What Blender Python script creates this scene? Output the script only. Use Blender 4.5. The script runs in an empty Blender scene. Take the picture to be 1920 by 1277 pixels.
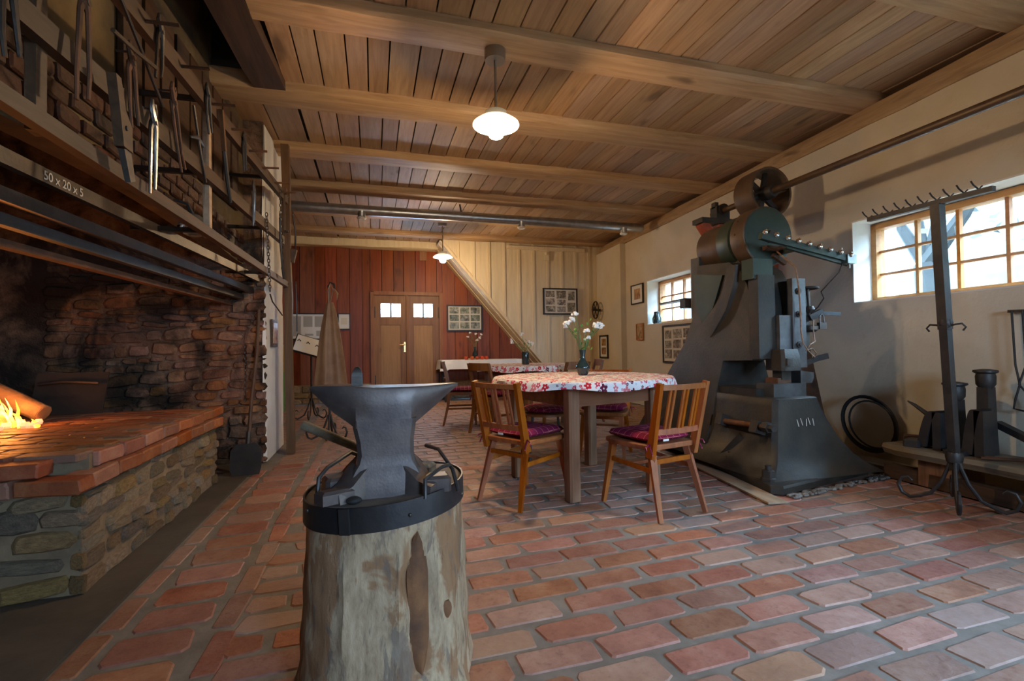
import bpy, math, random
from mathutils import Vector, Matrix, Euler
random.seed(11)
S = bpy.context.scene
COL = S.collection
PI = math.pi
# ------------------------------------------------------------------ camera
cam_d = bpy.data.cameras.new('camera'); cam = bpy.data.objects.new('camera', cam_d); COL.objects.link(cam); S.camera = cam
YAW = math.atan(260/900); PITCH = math.atan(15/900); ROLL = 0.014
fw = Vector((math.sin(YAW)*math.cos(PITCH), math.cos(YAW)*math.cos(PITCH), math.sin(PITCH)))
rt = fw.cross(Vector((0, 0, 1))).normalized(); up = rt.cross(fw)
r2 = rt*math.cos(ROLL)-up*math.sin(ROLL); u2 = up*math.cos(ROLL)+rt*math.sin(ROLL)
cam.matrix_world = Matrix(((r2.x, u2.x, -fw.x, 0), (r2.y, u2.y, -fw.y, 0), (r2.z, u2.z, -fw.z, 1.0), (0, 0, 0, 1)))
cam_d.sensor_width = 36; cam_d.lens = 36*900/1920; cam_d.clip_start = .05; cam_d.clip_end = 300
# ------------------------------------------------------------------ world, light, exposure
S.view_settings.view_transform = 'Standard'; S.view_settings.look = 'None'
S.view_settings.exposure = 0.12; S.view_settings.gamma = 1.0; S.view_settings.use_curve_mapping = False
S.cycles.use_denoising = True
S.cycles.max_bounces = 10; S.cycles.diffuse_bounces = 6; S.cycles.glossy_bounces = 4; S.cycles.transmission_bounces = 6; S.cycles.transparent_max_bounces = 8
S.cycles.sample_clamp_indirect = 8.0; S.cycles.caustics_reflective = False; S.cycles.caustics_refractive = False
SKY = 58.0
LAMP_W = 82.0
FIRE_W = 13.0
w = bpy.data.worlds.new('sky'); S.world = w; w.use_nodes = True
wn = w.node_tree.nodes; wl = w.node_tree.links
bg = wn['Background']; bg.inputs[0].default_value = (.44, .68, 1.0, 1); bg.inputs[1].default_value = SKY
def portal(loc, rot, sx, sy):
    l = bpy.data.lights.new('daylight_portal', 'AREA'); l.shape = 'RECTANGLE'; l.size = sx; l.size_y = sy; l.cycles.is_portal = True
    o = bpy.data.objects.new('daylight_portal', l); o.location = loc; o.rotation_euler = rot; COL.objects.link(o)
portal((4.75, 2.15, 1.73), (0, PI/2, 0), .9, 2.5)
portal((5.0, 6.4, 1.75), (0, PI/2, 0), .9, 1.5)
portal((4.48, -1.25, 1.2), (0, PI/2, 0), 2.4, 2.2)
portal((1.55, -2.9, 1.65), (PI/2, 0, 0), 1.1, 1.0)

# ------------------------------------------------------------------ material helpers
class NT:
    def __init__(s, name):
        s.m = bpy.data.materials.new(name); s.m.use_nodes = True; s.t = s.m.node_tree; s.n = s.t.nodes; s.l = s.t.links
        s.b = s.n['Principled BSDF']
    def add(s, typ, **kw):
        nd = s.n.new(typ)
        for k, v in kw.items(): setattr(nd, k, v)
        return nd
    def link(s, a, b): s.l.new(a, b)
    def math(s, op, a, b=None, c=None):
        nd = s.add('ShaderNodeMath', operation=op)
        for i, v in enumerate((a, b, c)):
            if v is None: continue
            if isinstance(v, (int, float)): nd.inputs[i].default_value = v
            else: s.link(v, nd.inputs[i])
        return nd.outputs[0]
    def mix(s, fac, a, b, mode='MIX'):
        nd = s.add('ShaderNodeMix', data_type='RGBA', blend_type=mode)
        for sock, v in ((nd.inputs[0], fac), (nd.inputs[6], a), (nd.inputs[7], b)):
            if isinstance(v, (int, float)): sock.default_value = v
            elif isinstance(v, tuple): sock.default_value = (*v, 1) if len(v) == 3 else v
            else: s.link(v, sock)
        return nd.outputs[2]
    def ramp(s, fac, stops):
        nd = s.add('ShaderNodeValToRGB'); e = nd.color_ramp.elements
        while len(e) < len(stops): e.new(.5)
        for el, (p, c) in zip(e, stops):
            el.position = p; el.color = (*c, 1) if isinstance(c, tuple) else (c, c, c, 1)
        s.link(fac, nd.inputs[0]); return nd.outputs[0]
    def coord(s, scale=(1, 1, 1), rnd=True, kind='Object'):
        tc = s.add('ShaderNodeTexCoord'); mp = s.add('ShaderNodeMapping'); mp.inputs['Scale'].default_value = scale
        src = tc.outputs[kind]
        if rnd:
            oi = s.add('ShaderNodeObjectInfo'); va = s.add('ShaderNodeVectorMath', operation='ADD')
            mu = s.math('MULTIPLY', oi.outputs['Random'], 37.0)
            s.link(src, va.inputs[0]); cx = s.add('ShaderNodeCombineXYZ')
            for i in range(3): s.link(mu, cx.inputs[i])
            s.link(cx.outputs[0], va.inputs[1]); src = va.outputs[0]
        s.link(src, mp.inputs[0]); return mp.outputs[0]
    def noise(s, vec, scale, detail=4, rough=.55, dist=0):
        nd = s.add('ShaderNodeTexNoise'); nd.inputs['Scale'].default_value = scale; nd.inputs['Detail'].default_value = detail
        nd.inputs['Roughness'].default_value = rough; nd.inputs['Distortion'].default_value = dist
        s.link(vec, nd.inputs['Vector']); return nd.outputs[0]
    def bump(s, h, strength=.3, dist=.01):
        nd = s.add('ShaderNodeBump'); nd.inputs['Strength'].default_value = strength; nd.inputs['Distance'].default_value = dist
        s.link(h, nd.inputs['Height']); s.link(nd.outputs[0], s.b.inputs['Normal'])
    def out(s, col, rough=.7, metal=0, spec=.5):
        if isinstance(col, tuple): s.b.inputs['Base Color'].default_value = (*col, 1)
        else: s.link(col, s.b.inputs['Base Color'])
        if isinstance(rough, (int, float)): s.b.inputs['Roughness'].default_value = rough
        else: s.link(rough, s.b.inputs['Roughness'])
        s.b.inputs['Metallic'].default_value = metal; s.b.inputs['Specular IOR Level'].default_value = spec
        return s.m
    def vary(s, col, dv=.3, ds=.0, dh=.0):
        oi = s.add('ShaderNodeObjectInfo'); h = s.add('ShaderNodeHueSaturation'); r = oi.outputs['Random']
        s.link(s.math('MULTIPLY_ADD', r, 2*dv, 1-dv), h.inputs['Value'])
        r2 = s.math('FRACT', s.math('MULTIPLY', r, 13.7)); r3 = s.math('FRACT', s.math('MULTIPLY', r, 71.3))
        s.link(s.math('MULTIPLY_ADD', r2, 2*ds, 1-ds), h.inputs['Saturation'])
        s.link(s.math('MULTIPLY_ADD', r3, 2*dh, .5-dh), h.inputs['Hue'])
        s.link(col, h.inputs['Color']); return h.outputs[0]

def wood(name, c1, c2, axis='z', dv=.2, ds=.1, dh=.006, rough=.6, grain=22, bump=.25, spec=.4, knots=True):
    t = NT(name); k = {'x': (.07, 1, 1), 'y': (1, .07, 1), 'z': (1, 1, .07)}[axis]
    v = t.coord(k); n = t.noise(v, grain, 5, .65, .6)
    col = t.ramp(n, [(.3, c2), (.62, c1)])
    if knots:
        v2 = t.coord({'x': (.35, 1, 1), 'y': (1, .35, 1), 'z': (1, 1, .35)}[axis]); n2 = t.noise(v2, 5.5, 2, .5)
        col = t.mix(t.ramp(n2, [(.66, 0.0), (.76, .75)]), col, tuple(x*.35 for x in c2))
    col = t.vary(col, dv, ds, dh); t.bump(n, bump, .004)
    return t.out(col, rough, 0, spec)
def plain(name, c, c2=None, scale=6, rough=.6, metal=0, dv=0, ds=0, dh=0, bump=.15, bscale=40, spec=.5, lo=.35, hi=.65, bd=.004):
    t = NT(name); v = t.coord()
    col = c
    if c2 is not None: col = t.ramp(t.noise(v, scale, 5, .6), [(lo, c), (hi, c2)])
    if dv or ds or dh:
        if isinstance(col, tuple): col = t.mix(0.0, col, col)
        col = t.vary(col, dv, ds, dh)
    if bump: t.bump(t.noise(v, bscale, 4, .6), bump, bd)
    return t.out(col, rough, metal, spec)
def emit(name, c, strength):
    t = NT(name); t.out((.8, .8, .8), .5); t.b.inputs['Emission Color'].default_value = (*c, 1); t.b.inputs['Emission Strength'].default_value = strength; return t.m

M = {}
def brickmat(name, c1, c2, c3, dv=.3, pale=.2):
    t = NT(name); v = t.coord(); n = t.noise(v, 7, 6, .7); n2 = t.noise(v, 34, 4, .7)
    col = t.ramp(n, [(.28, c2), (.5, c1), (.72, c3)]); col = t.mix(t.ramp(n2, [(.55, 0.0), (.75, .45)]), col, tuple(x*.45 for x in c2))
    oi = t.add('ShaderNodeObjectInfo'); r = t.math('FRACT', t.math('MULTIPLY', oi.outputs['Random'], 5.31))
    col = t.mix(t.ramp(r, [(.55, 0.0), (1.0, pale)]), col, (.36, .26, .20))
    col = t.vary(col, dv, .16, .010); t.bump(t.math('ADD', n, n2), .5, .006)
    return t.out(col, t.ramp(n2, [(.3, .42), (.7, .75)]), 0, .4)
M['floor_brick'] = brickmat('floor_brick', (.33, .15, .10), (.23, .10, .068), (.40, .225, .16), .22, .6)
M['hearth_brick'] = brickmat('hearth_brick', (.36, .11, .05), (.24, .07, .035), (.42, .19, .10), .25)
M['hood_brick'] = brickmat('hood_brick', (.060, .021, .011), (.022, .011, .008), (.085, .034, .017), .45, .0)
M['hearth_top'] = brickmat('hearth_top', (.19, .075, .042), (.11, .05, .033), (.24, .11, .065), .25)
M['mortar'] = plain('mortar', (.235, .205, .172), (.16, .138, .115), 9, .85, bump=.5, bscale=60)
M['pale_mortar'] = plain('pale_mortar', (.31, .22, .13), (.20, .14, .085), 9, .9, bump=.5, bscale=50)
M['dark_mortar'] = plain('dark_mortar', (.13, .085, .055), (.05, .035, .025), 6, .9, bump=.5, bscale=50)
M['concrete'] = plain('concrete', (.105, .082, .06), (.06, .048, .037), 3, .8, bump=.4, bscale=40)
M['stone'] = plain('stone', (.38, .265, .145), (.22, .145, .08), 7, .85, dv=.35, ds=.3, dh=.012, bump=.9, bscale=22, bd=.012)
def sooty(name, c, k):
    t = NT(name); g = t.add('ShaderNodeNewGeometry').outputs['Position']; n = t.noise(g, 2.1, 6, .62, .6); n2 = t.noise(g, 9, 5, .7)
    col = t.ramp(n2, [(.3, tuple(x*.45 for x in c)), (.65, c)]); col = t.vary(col, .22, .2, .01)
    col = t.mix(t.ramp(n, [(.42, 0.0), (.58, .93)]), col, (.02, .016, .013)); t.bump(t.math('ADD', n2, t.noise(g, 30, 4, .7)), .9, k); return t.out(col, .92, 0, .2)
M['soot_stone'] = sooty('soot_stone', (.33, .17, .095), .014)
M['soot_mortar'] = sooty('soot_mortar', (.30, .165, .10), .02)
M['soot'] = plain('soot', (.018, .014, .011), (.04, .028, .02), 4, .95, bump=.4, bscale=30)
M['plank'] = wood('plank', (.42, .27, .155), (.29, .175, .095), 'y', .22, .12, .006, .6, 26, .35)
M['beam'] = wood('beam', (.50, .32, .165), (.33, .19, .09), 'x', .1, .05, .004, .6, 20, .5)
M['plate_timber'] = wood('plate_timber', (.50, .35, .20), (.30, .19, .10), 'y', .1, .05, .004, .7, 20, .8)
M['dark_beam'] = wood('dark_beam', (.075, .034, .015), (.028, .014, .007), 'y', .15, .1, .004, .7, 18, .6)
M['rail_wood'] = wood('rail_wood', (.085, .047, .024), (.042, .023, .012), 'y', .25, .1, .006, .6, 20, .4)
M['post_wood'] = wood('post_wood', (.12, .06, .028), (.06, .03, .015), 'z', .2, .1, .006, .6, 20, .4)
M['red_board'] = wood('red_board', (.27, .062, .02), (.15, .03, .012), 'z', .28, .1, .008, .5, 16, .3)
M['pale_board'] = wood('pale_board', (.76, .66, .47), (.66, .54, .36), 'z', .06, .08, .004, .6, 16, .15, knots=False)
M['door_frame'] = wood('door_frame', (.30, .13, .05), (.19, .075, .03), 'z', .12, .1, .006, .5, 18, .2)
M['door_panel'] = wood('door_panel', (.40, .22, .10), (.30, .155, .07), 'z', .06, .05, .004, .55, 26, .2, knots=False)
M['chair_wood'] = wood('chair_wood', (.36, .105, .022), (.22, .055, .012), 'z', .1, .1, .006, .42, 18, .12, .35, knots=False)
M['brown_wood'] = wood('brown_wood', (.22, .085, .025), (.13, .045, .014), 'z', .1, .1, .006, .35, 18, .12, .5, knots=False)
M['table_wood'] = wood('table_wood', (.30, .15, .07), (.15, .065, .03), 'z', .1, .1, .006, .6, 16, .35)
M['apron_wood'] = wood('apron_wood', (.24, .10, .04), (.13, .05, .02), 'x', .1, .1, .006, .55, 16, .3)
M['window_wood'] = wood('window_wood', (.50, .22, .075), (.36, .14, .045), 'y', .1, .1, .006, .45, 18, .15, knots=False)
M['grey_wood'] = wood('grey_wood', (.22, .175, .12), (.10, .078, .055), 'y', .15, .15, .006, .75, 18, .6)
M['pale_plank'] = wood('pale_plank', (.50, .36, .22), (.36, .25, .15), 'y', .1, .1, .004, .65, 18, .3)
M['iron'] = plain('iron', (.030, .029, .030), (.055, .045, .040), 9, .5, .35, dv=.15, bump=.25, bscale=60)
M['worn_iron'] = plain('worn_iron', (.05, .045, .042), (.10, .075, .06), 8, .42, .6, dv=.3, bump=.3, bscale=50)
M['bright_steel'] = plain('bright_steel', (.24, .23, .225), (.12, .11, .10), 10, .32, .9, dv=.2, bump=.15)
M['rust'] = plain('rust', (.16, .065, .03), (.07, .035, .02), 9, .75, .2, dv=.2, bump=.4)
M['cast'] = plain('cast', (.028, .025, .022), (.055, .044, .033), 5, .5, .25, bump=.5, bscale=55, spec=.5)
M['cast_green'] = plain('cast_green', (.022, .042, .033), (.040, .058, .043), 5, .45, .15, bump=.2, bscale=40)
M['drum_brown'] = plain('drum_brown', (.085, .052, .032), (.13, .08, .045), 6, .45, .3, bump=.2)
M['steel_face'] = plain('steel_face', (.16, .16, .165), (.10, .095, .09), 7, .4, .6, bump=.3)
M['orange_paint'] = plain('orange_paint', (.42, .075, .022), (.25, .05, .02), 8, .5, bump=.15)
M['galv'] = plain('galv', (.46, .47, .47), (.34, .35, .35), 14, .32, .85, bump=.05)
M['chrome'] = plain('chrome', (.75, .75, .74), None, rough=.15, metal=1, bump=0)
M['nickel'] = plain('nickel', (.36, .35, .32), None, rough=.3, metal=.9, bump=0)
M['brass'] = plain('brass', (.60, .42, .18), None, rough=.3, metal=.9, bump=0)
M['black_frame'] = plain('black_frame', (.012, .011, .011), None, rough=.4, bump=.05)
M['mat_board'] = plain('mat_board', (.68, .64, .56), None, rough=.8, bump=0)
M['paper'] = plain('paper', (.78, .78, .76), None, rough=.8, bump=0)
M['white_cloth'] = plain('white_cloth', (.80, .82, .86), None, rough=.85, bump=.1, bscale=30)
M['leather'] = plain('leather', (.28, .155, .075), (.20, .10, .048), 5, .6, bump=.3, bscale=18)
M['green_paint'] = plain('green_paint', (.10, .30, .06), (.07, .22, .05), 8, .5)
M['yellow_paint'] = plain('yellow_paint', (.42, .30, .05), (.32, .22, .04), 8, .5)
M['leaf'] = plain('leaf', (.10, .24, .04), (.06, .15, .03), 9, .5, dv=.2)
M['petal'] = plain('petal', (.90, .88, .82), None, rough=.6, bump=0)
M['apple'] = plain('apple', (.50, .025, .018), (.55, .16, .04), 5, .25, dv=.2, bump=0)
M['bark_log'] = plain('bark_log', (.22, .14, .07), (.08, .05, .03), 8, .85, bump=.8, bscale=20, bd=.01)
M['ash'] = plain('ash', (.10, .075, .06), (.04, .03, .025), 14, .95, bump=.6)
M['chalk'] = plain('chalk', (.7, .66, .6), None, rough=.9, bump=0)
M['gravel'] = plain('gravel', (.33, .30, .27), (.20, .18, .16), 6, .85, dv=.35, bump=.2)
M['rubber'] = plain('rubber', (.02, .02, .021), None, rough=.55, bump=.1)
M['copper_rope'] = plain('copper_rope', (.30, .17, .09), (.18, .09, .05), 30, .6, bump=.2)
M['grey_photo_back'] = plain('grey_photo_back', (.4, .38, .35), None, rough=.6, bump=0)
def plaster():
    t = NT('plaster'); v = t.coord((1, 1, 1), False); n = t.noise(v, 1.1, 5, .55); n2 = t.noise(v, 9, 4, .6)
    col = t.ramp(n, [(.35, (.66, .57, .42)), (.6, (.74, .68, .56))])
    n3 = t.noise(t.coord((1, .8, .55), False), .9, 1, .3)
    col = t.mix(t.ramp(n3, [(.52, 0.0), (.56, .5)]), col, (.56, .54, .50))
    col = t.mix(t.ramp(n2, [(.62, 0.0), (.75, .3)]), col, (.52, .44, .32))
    t.bump(t.math('ADD', n2, t.noise(v, 40, 3)), .25, .01); return t.out(col, .88, 0, .2)
M['plaster'] = plaster()
M['white_plaster'] = plain('white_plaster', (.84, .82, .76), (.76, .73, .66), 4, .85, bump=.25, bscale=25)
M['hood_plaster'] = plain('hood_plaster', (.17, .115, .05), (.028, .018, .01), 2.2, .9, bump=.4, bscale=20)
def photo(name, cols, scale):
    t = NT(name); v = t.coord(); n = t.noise(v, scale, 4, .6, .8)
    return t.out(t.vary(t.ramp(n, [(.3, cols[0]), (.48, cols[1]), (.66, cols[2])]), .25, .2, .02), .25, 0, .5)
M['photo_bw'] = photo('photo_bw', ((.03, .028, .025), (.20, .18, .15), (.55, .50, .42)), 14)
M['photo_col'] = photo('photo_col', ((.04, .05, .035), (.20, .22, .15), (.50, .50, .44)), 12)
M['sepia'] = photo('sepia', ((.10, .06, .03), (.36, .22, .11), (.55, .38, .20)), 9)
def glass(name, c, rough=.03, alpha=.15):
    t = NT(name); t.out(c, rough); t.b.inputs['Transmission Weight'].default_value = 1.0; t.b.inputs['IOR'].default_value = 1.45; return t.m
def pane():
    t = NT('window_glass'); tr = t.add('ShaderNodeBsdfTransparent'); gl = t.add('ShaderNodeBsdfGlossy'); gl.inputs['Roughness'].default_value = .03
    tr.inputs[0].default_value = (.93, .97, .96, 1); mx = t.add('ShaderNodeMixShader'); lw = t.add('ShaderNodeLayerWeight'); fr = t.math('MULTIPLY_ADD', t.math('POWER', lw.outputs['Facing'], 5.0), .8, .04)
    t.link(fr, mx.inputs[0]); t.link(tr.outputs[0], mx.inputs[1]); t.link(gl.outputs[0], mx.inputs[2])
    t.link(mx.outputs[0], t.n['Material Output'].inputs[0]); return t.m
M['pane'] = pane()
M['dark_glass'] = plain('dark_glass', (.018, .035, .038), None, rough=.06, bump=0, spec=.8)
M['clear_glass'] = glass('clear_glass', (.9, .95, .95))
M['opal'] = emit('opal', (1, .80, .52), 3.0)
M['frosted'] = plain('frosted', (.62, .56, .46), None, rough=.4, bump=0)
M['bulb'] = emit('bulb', (1, .78, .46), 60.0)
def flame():
    t = NT('flame'); v = t.coord((1, 1, 1)); n = t.noise(v, 9, 3)
    col = t.ramp(n, [(.3, (1, .12, .01)), (.5, (1, .35, .04)), (.65, (1, .75, .25))])
    t.out((0, 0, 0), 1); t.link(col, t.b.inputs['Emission Color']); t.b.inputs['Emission Strength'].default_value = 3.2; return t.m
M['flame'] = flame()
M['ember'] = emit('ember', (1, .20, .025), 1.3)
def floral():
    t = NT('floral_cloth'); uv = t.add('ShaderNodeTexCoord').outputs['UV']; col = (.82, .80, .79); cur = None
    def layer(cur, scale, off, size, pal):
        mp = t.add('ShaderNodeMapping'); mp.inputs['Location'].default_value = off; mp.inputs['Scale'].default_value = (scale,)*3; t.link(uv, mp.inputs[0])
        vo = t.add('ShaderNodeTexVoronoi', voronoi_dimensions='2D', feature='F1'); vo.inputs['Scale'].default_value = 1; vo.inputs['Randomness'].default_value = .65
        t.link(mp.outputs[0], vo.inputs['Vector'])
        sub = t.add('ShaderNodeVectorMath', operation='SUBTRACT'); t.link(mp.outputs[0], sub.inputs[0]); t.link(vo.outputs['Position'], sub.inputs[1])
        sp = t.add('ShaderNodeSeparateXYZ'); t.link(sub.outputs[0], sp.inputs[0])
        ang = t.math('ARCTAN2', sp.outputs[1], sp.outputs[0]); pet = t.math('ABSOLUTE', t.math('COSINE', t.math('MULTIPLY', ang, 2.5)))
        sc = t.add('ShaderNodeSeparateColor'); t.link(vo.outputs['Color'], sc.inputs[0])
        rad = t.math('MULTIPLY', t.math('MULTIPLY_ADD', pet, .45, .55), t.math('MULTIPLY_ADD', sc.outputs[1], size*.5, size*.6))
        inside = t.math('LESS_THAN', vo.outputs['Distance'], rad); ctr = t.math('LESS_THAN', vo.outputs['Distance'], .07)
        c = t.ramp(sc.outputs[0], pal); t.n[-1].color_ramp.interpolation = 'CONSTANT'
        c = t.mix(ctr, c, (.85, .72, .66)); return t.mix(inside, cur, c)
    cur = t.mix(0.0, col, col)
    cur = layer(cur, 26, (3.3, 1.7, 0), .30, [(0, (.50, .56, .60)), (.4, (.62, .10, .14)), (.7, (.10, .02, .05))])
    cur = layer(cur, 15, (0, 0, 0), .40, [(0, (.62, .05, .10)), (.3, (.55, .015, .03)), (.55, (.12, .01, .035)), (.75, (.70, .20, .22))])
    return t.out(cur, .8, 0, .2)
M['floral'] = floral()
def plaid():
    t = NT('plaid_cushion'); tc = t.add('ShaderNodeTexCoord'); sp = t.add('ShaderNodeSeparateXYZ'); t.link(tc.outputs['Object'], sp.inputs[0])
    cur = t.mix(t.noise(tc.outputs['Object'], 6), (.22, .010, .055), (.17, .008, .06))
    for ax in (0, 1):
        fr = t.math('FRACT', t.math('MULTIPLY', sp.outputs[ax], 19)); band = t.math('LESS_THAN', fr, .5)
        cur = t.mix(t.math('MULTIPLY', band, .35), cur, (.10, .004, .025))
        ln = t.math('LESS_THAN', t.math('ABSOLUTE', t.math('SUBTRACT', fr, .5)), .035); cur = t.mix(t.math('MULTIPLY', ln, .7), cur, (.62, .22, .20))
    t.bump(t.noise(tc.outputs['Object'], 120), .2, .002); return t.out(cur, .85, 0, .2)
M['plaid'] = plaid()
def stump_bark():
    t = NT('stump_wood'); n = t.noise(t.coord((1, 1, .3), False), 38, 6, .7, .3); n2 = t.noise(t.coord((1, 1, .4), False), 9, 5, .6, .6); n3 = t.noise(t.coord((1, 1, .35), False), 15, 5, .65, .5)
    n4 = t.noise(t.coord((1, 1, .15), False), 70, 3, .6)
    col = t.ramp(n, [(.28, (.22, .145, .095)), (.45, (.42, .30, .19)), (.68, (.56, .43, .285))])
    col = t.mix(t.ramp(n2, [(.53, 0.0), (.57, .75)]), col, (.30, .145, .065)); col = t.mix(t.ramp(n3, [(.55, 0.0), (.60, .7)]), col, (.19, .15, .125))
    col = t.mix(t.ramp(n4, [(.62, 0.0), (.70, .5)]), col, (.10, .075, .06))
    t.bump(t.math('ADD', n, n3), .45, .006); return t.out(col, .85, 0, .2)
M['stump'] = stump_bark()
M['stump_core'] = plain('stump_core', (.26, .115, .045), (.12, .055, .028), 9, .8, bump=.6, bscale=25, bd=.008)
M['stump_top'] = plain('stump_top', (.12, .10, .095), (.22, .17, .13), 6, .7, bump=.5, bscale=30)
M['anvil'] = plain('anvil', (.088, .068, .066), (.145, .112, .098), 14, .42, .4, bump=.22, bscale=130, spec=.5, bd=.002)
M['band'] = plain('band', (.035, .035, .04), (.065, .06, .06), 6, .4, .6, bump=.25)
M['grass'] = plain('grass', (.022, .028, .013), (.045, .036, .028), 2.2, .9, bump=0)
M['blossom'] = plain('blossom', (.040, .022, .026), (.020, .024, .013), .8, .9, bump=0, dv=.2)
M['tree_bark'] = plain('tree_bark', (.016, .015, .012), (.009, .008, .007), 3, .9, bump=.4)

# ------------------------------------------------------------------ mesh helpers
ORG = {}
class MB:
    def __init__(s): s.v = []; s.f = []
    def add(s, vs, fs):
        o = len(s.v); s.v += [Vector(v) for v in vs]; s.f += [tuple(i+o for i in f) for f in fs]; return s
    def box(s, c, sz, rz=0, rot=None, j=0):
        x, y, z = sz[0]/2, sz[1]/2, sz[2]/2; vs = [Vector((a*x, b*y, d*z)) for d in (-1, 1) for b in (-1, 1) for a in (-1, 1)]
        m = rot if rot is not None else Matrix.Rotation(rz, 3, 'Z')
        if j: vs = [v+Vector((random.uniform(-j, j), random.uniform(-j, j), random.uniform(-j, j))) for v in vs]
        return s.add([m @ v+Vector(c) for v in vs], [(0, 2, 3, 1), (4, 5, 7, 6), (0, 1, 5, 4), (2, 6, 7, 3), (0, 4, 6, 2), (1, 3, 7, 5)])
    def bar(s, p0, p1, w0, h0, w1=None, h1=None, up=(0, 0, 1)):
        p0 = Vector(p0); p1 = Vector(p1); d = (p1-p0).normalized(); u = Vector(up)
        if abs(d.dot(u)) > .98: u = Vector((0, 1, 0))
        sd = d.cross(u).normalized(); u = sd.cross(d); w1 = w1 or w0; h1 = h1 or h0; vs = []
        for p, w_, h_ in ((p0, w0, h0), (p1, w1, h1)):
            for a, b in ((-1, -1), (1, -1), (1, 1), (-1, 1)): vs.append(p+sd*a*w_/2+u*b*h_/2)
        return s.add(vs, [(0, 1, 2, 3), (7, 6, 5, 4), (0, 4, 5, 1), (1, 5, 6, 2), (2, 6, 7, 3), (3, 7, 4, 0)])
    def tube(s, pts, r, n=8, closed=False, flat=1.0):
        pts = [Vector(p) for p in pts]; k = len(pts); rs = r if isinstance(r, (list, tuple)) else [r]*k
        rings = []; prev = None
        for i, p in enumerate(pts):
            if closed: d = pts[(i+1) % k]-pts[i-1]
            else: d = pts[min(i+1, k-1)]-pts[max(i-1, 0)]
            d.normalize()
            if prev is None:
                a = Vector((0, 0, 1)) if abs(d.z) < .9 else Vector((1, 0, 0)); u = (a-d*a.dot(d)).normalized()
            else: u = (prev-d*prev.dot(d)).normalized()
            prev = u; q = d.cross(u)
            rings.append([p+(u*math.cos(2*PI*t/n)*flat+q*math.sin(2*PI*t/n))*rs[i] for t in range(n)])
        return s.loft(rings, closed=closed)
    def loft(s, rings, closed=False, caps=True):
        n = len(rings[0]); o = []; fs = []; vs = [v for rg in rings for v in rg]; k = len(rings)
        for i in range(k if closed else k-1):
            a, b = i*n, ((i+1) % k)*n
            for t in range(n): fs.append((a+t, a+(t+1) % n, b+(t+1) % n, b+t))
        if caps and not closed: fs += [tuple(reversed(range(n))), tuple(range((k-1)*n, k*n))]
        return s.add(vs, fs)
    def lathe(s, prof, n=20, org=(0, 0, 0), mtx=None, sx=1, sy=1):
        m = mtx or Matrix.Identity(3); o = Vector(org)
        return s.loft([[o+m @ Vector((r*math.cos(2*PI*t/n)*sx, r*math.sin(2*PI*t/n)*sy, z)) for t in range(n)] for r, z in prof])
    def prism(s, poly, a, b, axis='x'):
        f = {'x': lambda u, v, t: (t, u, v), 'y': lambda u, v, t: (u, t, v), 'z': lambda u, v, t: (u, v, t)}[axis]; n = len(poly)
        vs = [f(u, v, a) for u, v in poly]+[f(u, v, b) for u, v in poly]
        return s.add(vs, [tuple(reversed(range(n))), tuple(range(n, 2*n))]+[(i, (i+1) % n, n+(i+1) % n, n+i) for i in range(n)])
    def sphere(s, c, r, n=10, m=6, sc=(1, 1, 1)):
        c = Vector(c); rings = []
        for i in range(1, m):
            a = PI*i/m-PI/2; rings.append([c+Vector((r*math.cos(a)*math.cos(2*PI*t/n)*sc[0], r*math.cos(a)*math.sin(2*PI*t/n)*sc[1], r*math.sin(a)*sc[2])) for t in range(n)])
        return s.loft(rings)
    def mesh(s, name, mt, org=(0, 0, 0), smooth=True, uvf=None):
        o = Vector(org); me = bpy.data.meshes.new(name); me.from_pydata([tuple(v-o) for v in s.v], [], s.f)
        import bmesh
        bm = bmesh.new(); bm.from_mesh(me); bmesh.ops.recalc_face_normals(bm, faces=bm.faces); bm.to_mesh(me); bm.free()
        if mt: me.materials.append(mt if not isinstance(mt, str) else M[mt])
        if smooth:
            me.polygons.foreach_set('use_smooth', [True]*len(me.polygons)); me.set_sharp_from_angle(angle=math.radians(38))
        if uvf:
            ul = me.uv_layers.new(name='UVMap')
            for l in me.loops: ul.data[l.index].uv = uvf[l.vertex_index]
        me.update(); return me
    def build(s, name, mt, parent=None, smooth=True, uvf=None, org=None):
        if org is None:
            if parent is not None: org = ORG.get(parent.name, Vector((0, 0, 0)))
            else:
                xs = [v.x for v in s.v]; ys = [v.y for v in s.v]; zs = [v.z for v in s.v]; org = Vector(((min(xs)+max(xs))/2, (min(ys)+max(ys))/2, min(zs)))
        o = bpy.data.objects.new(name, s.mesh(name, mt, org, smooth, uvf)); COL.objects.link(o)
        if parent is not None: o.parent = parent
        else: o.location = org
        ORG[o.name] = Vector(org); return o
def tag(o, label, cat, group=None, kind=None):
    o['label'] = label; o['category'] = cat
    if group: o['group'] = group
    if kind: o['kind'] = kind
    return o
def thing(name, label, cat, loc=(0, 0, 0), rz=0, group=None, local=False):
    o = bpy.data.objects.new(name, None); COL.objects.link(o); o.location = loc; o.rotation_euler = (0, 0, rz); o.empty_display_size = .1
    ORG[o.name] = Vector((0, 0, 0)) if local else Vector(loc); return tag(o, label, cat, group)
def struct(o, label=None):
    o['kind'] = 'structure'
    if label: o['label'] = label
    return o
def piece(name, me, parent, loc, rot=(0, 0, 0), scale=None):
    o = bpy.data.objects.new(name, me); COL.objects.link(o); o.parent = parent; o.location = Vector(loc)-ORG.get(parent.name, Vector((0, 0, 0))); o.rotation_euler = rot
    if scale: o.scale = scale
    return o
def copy_tree(o, parent=None):
    c = o.copy(); COL.objects.link(c); c.parent = parent; ORG[c.name] = ORG.get(o.name, Vector((0, 0, 0)))
    for ch in list(o.children): copy_tree(ch, c)
    return c
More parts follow.
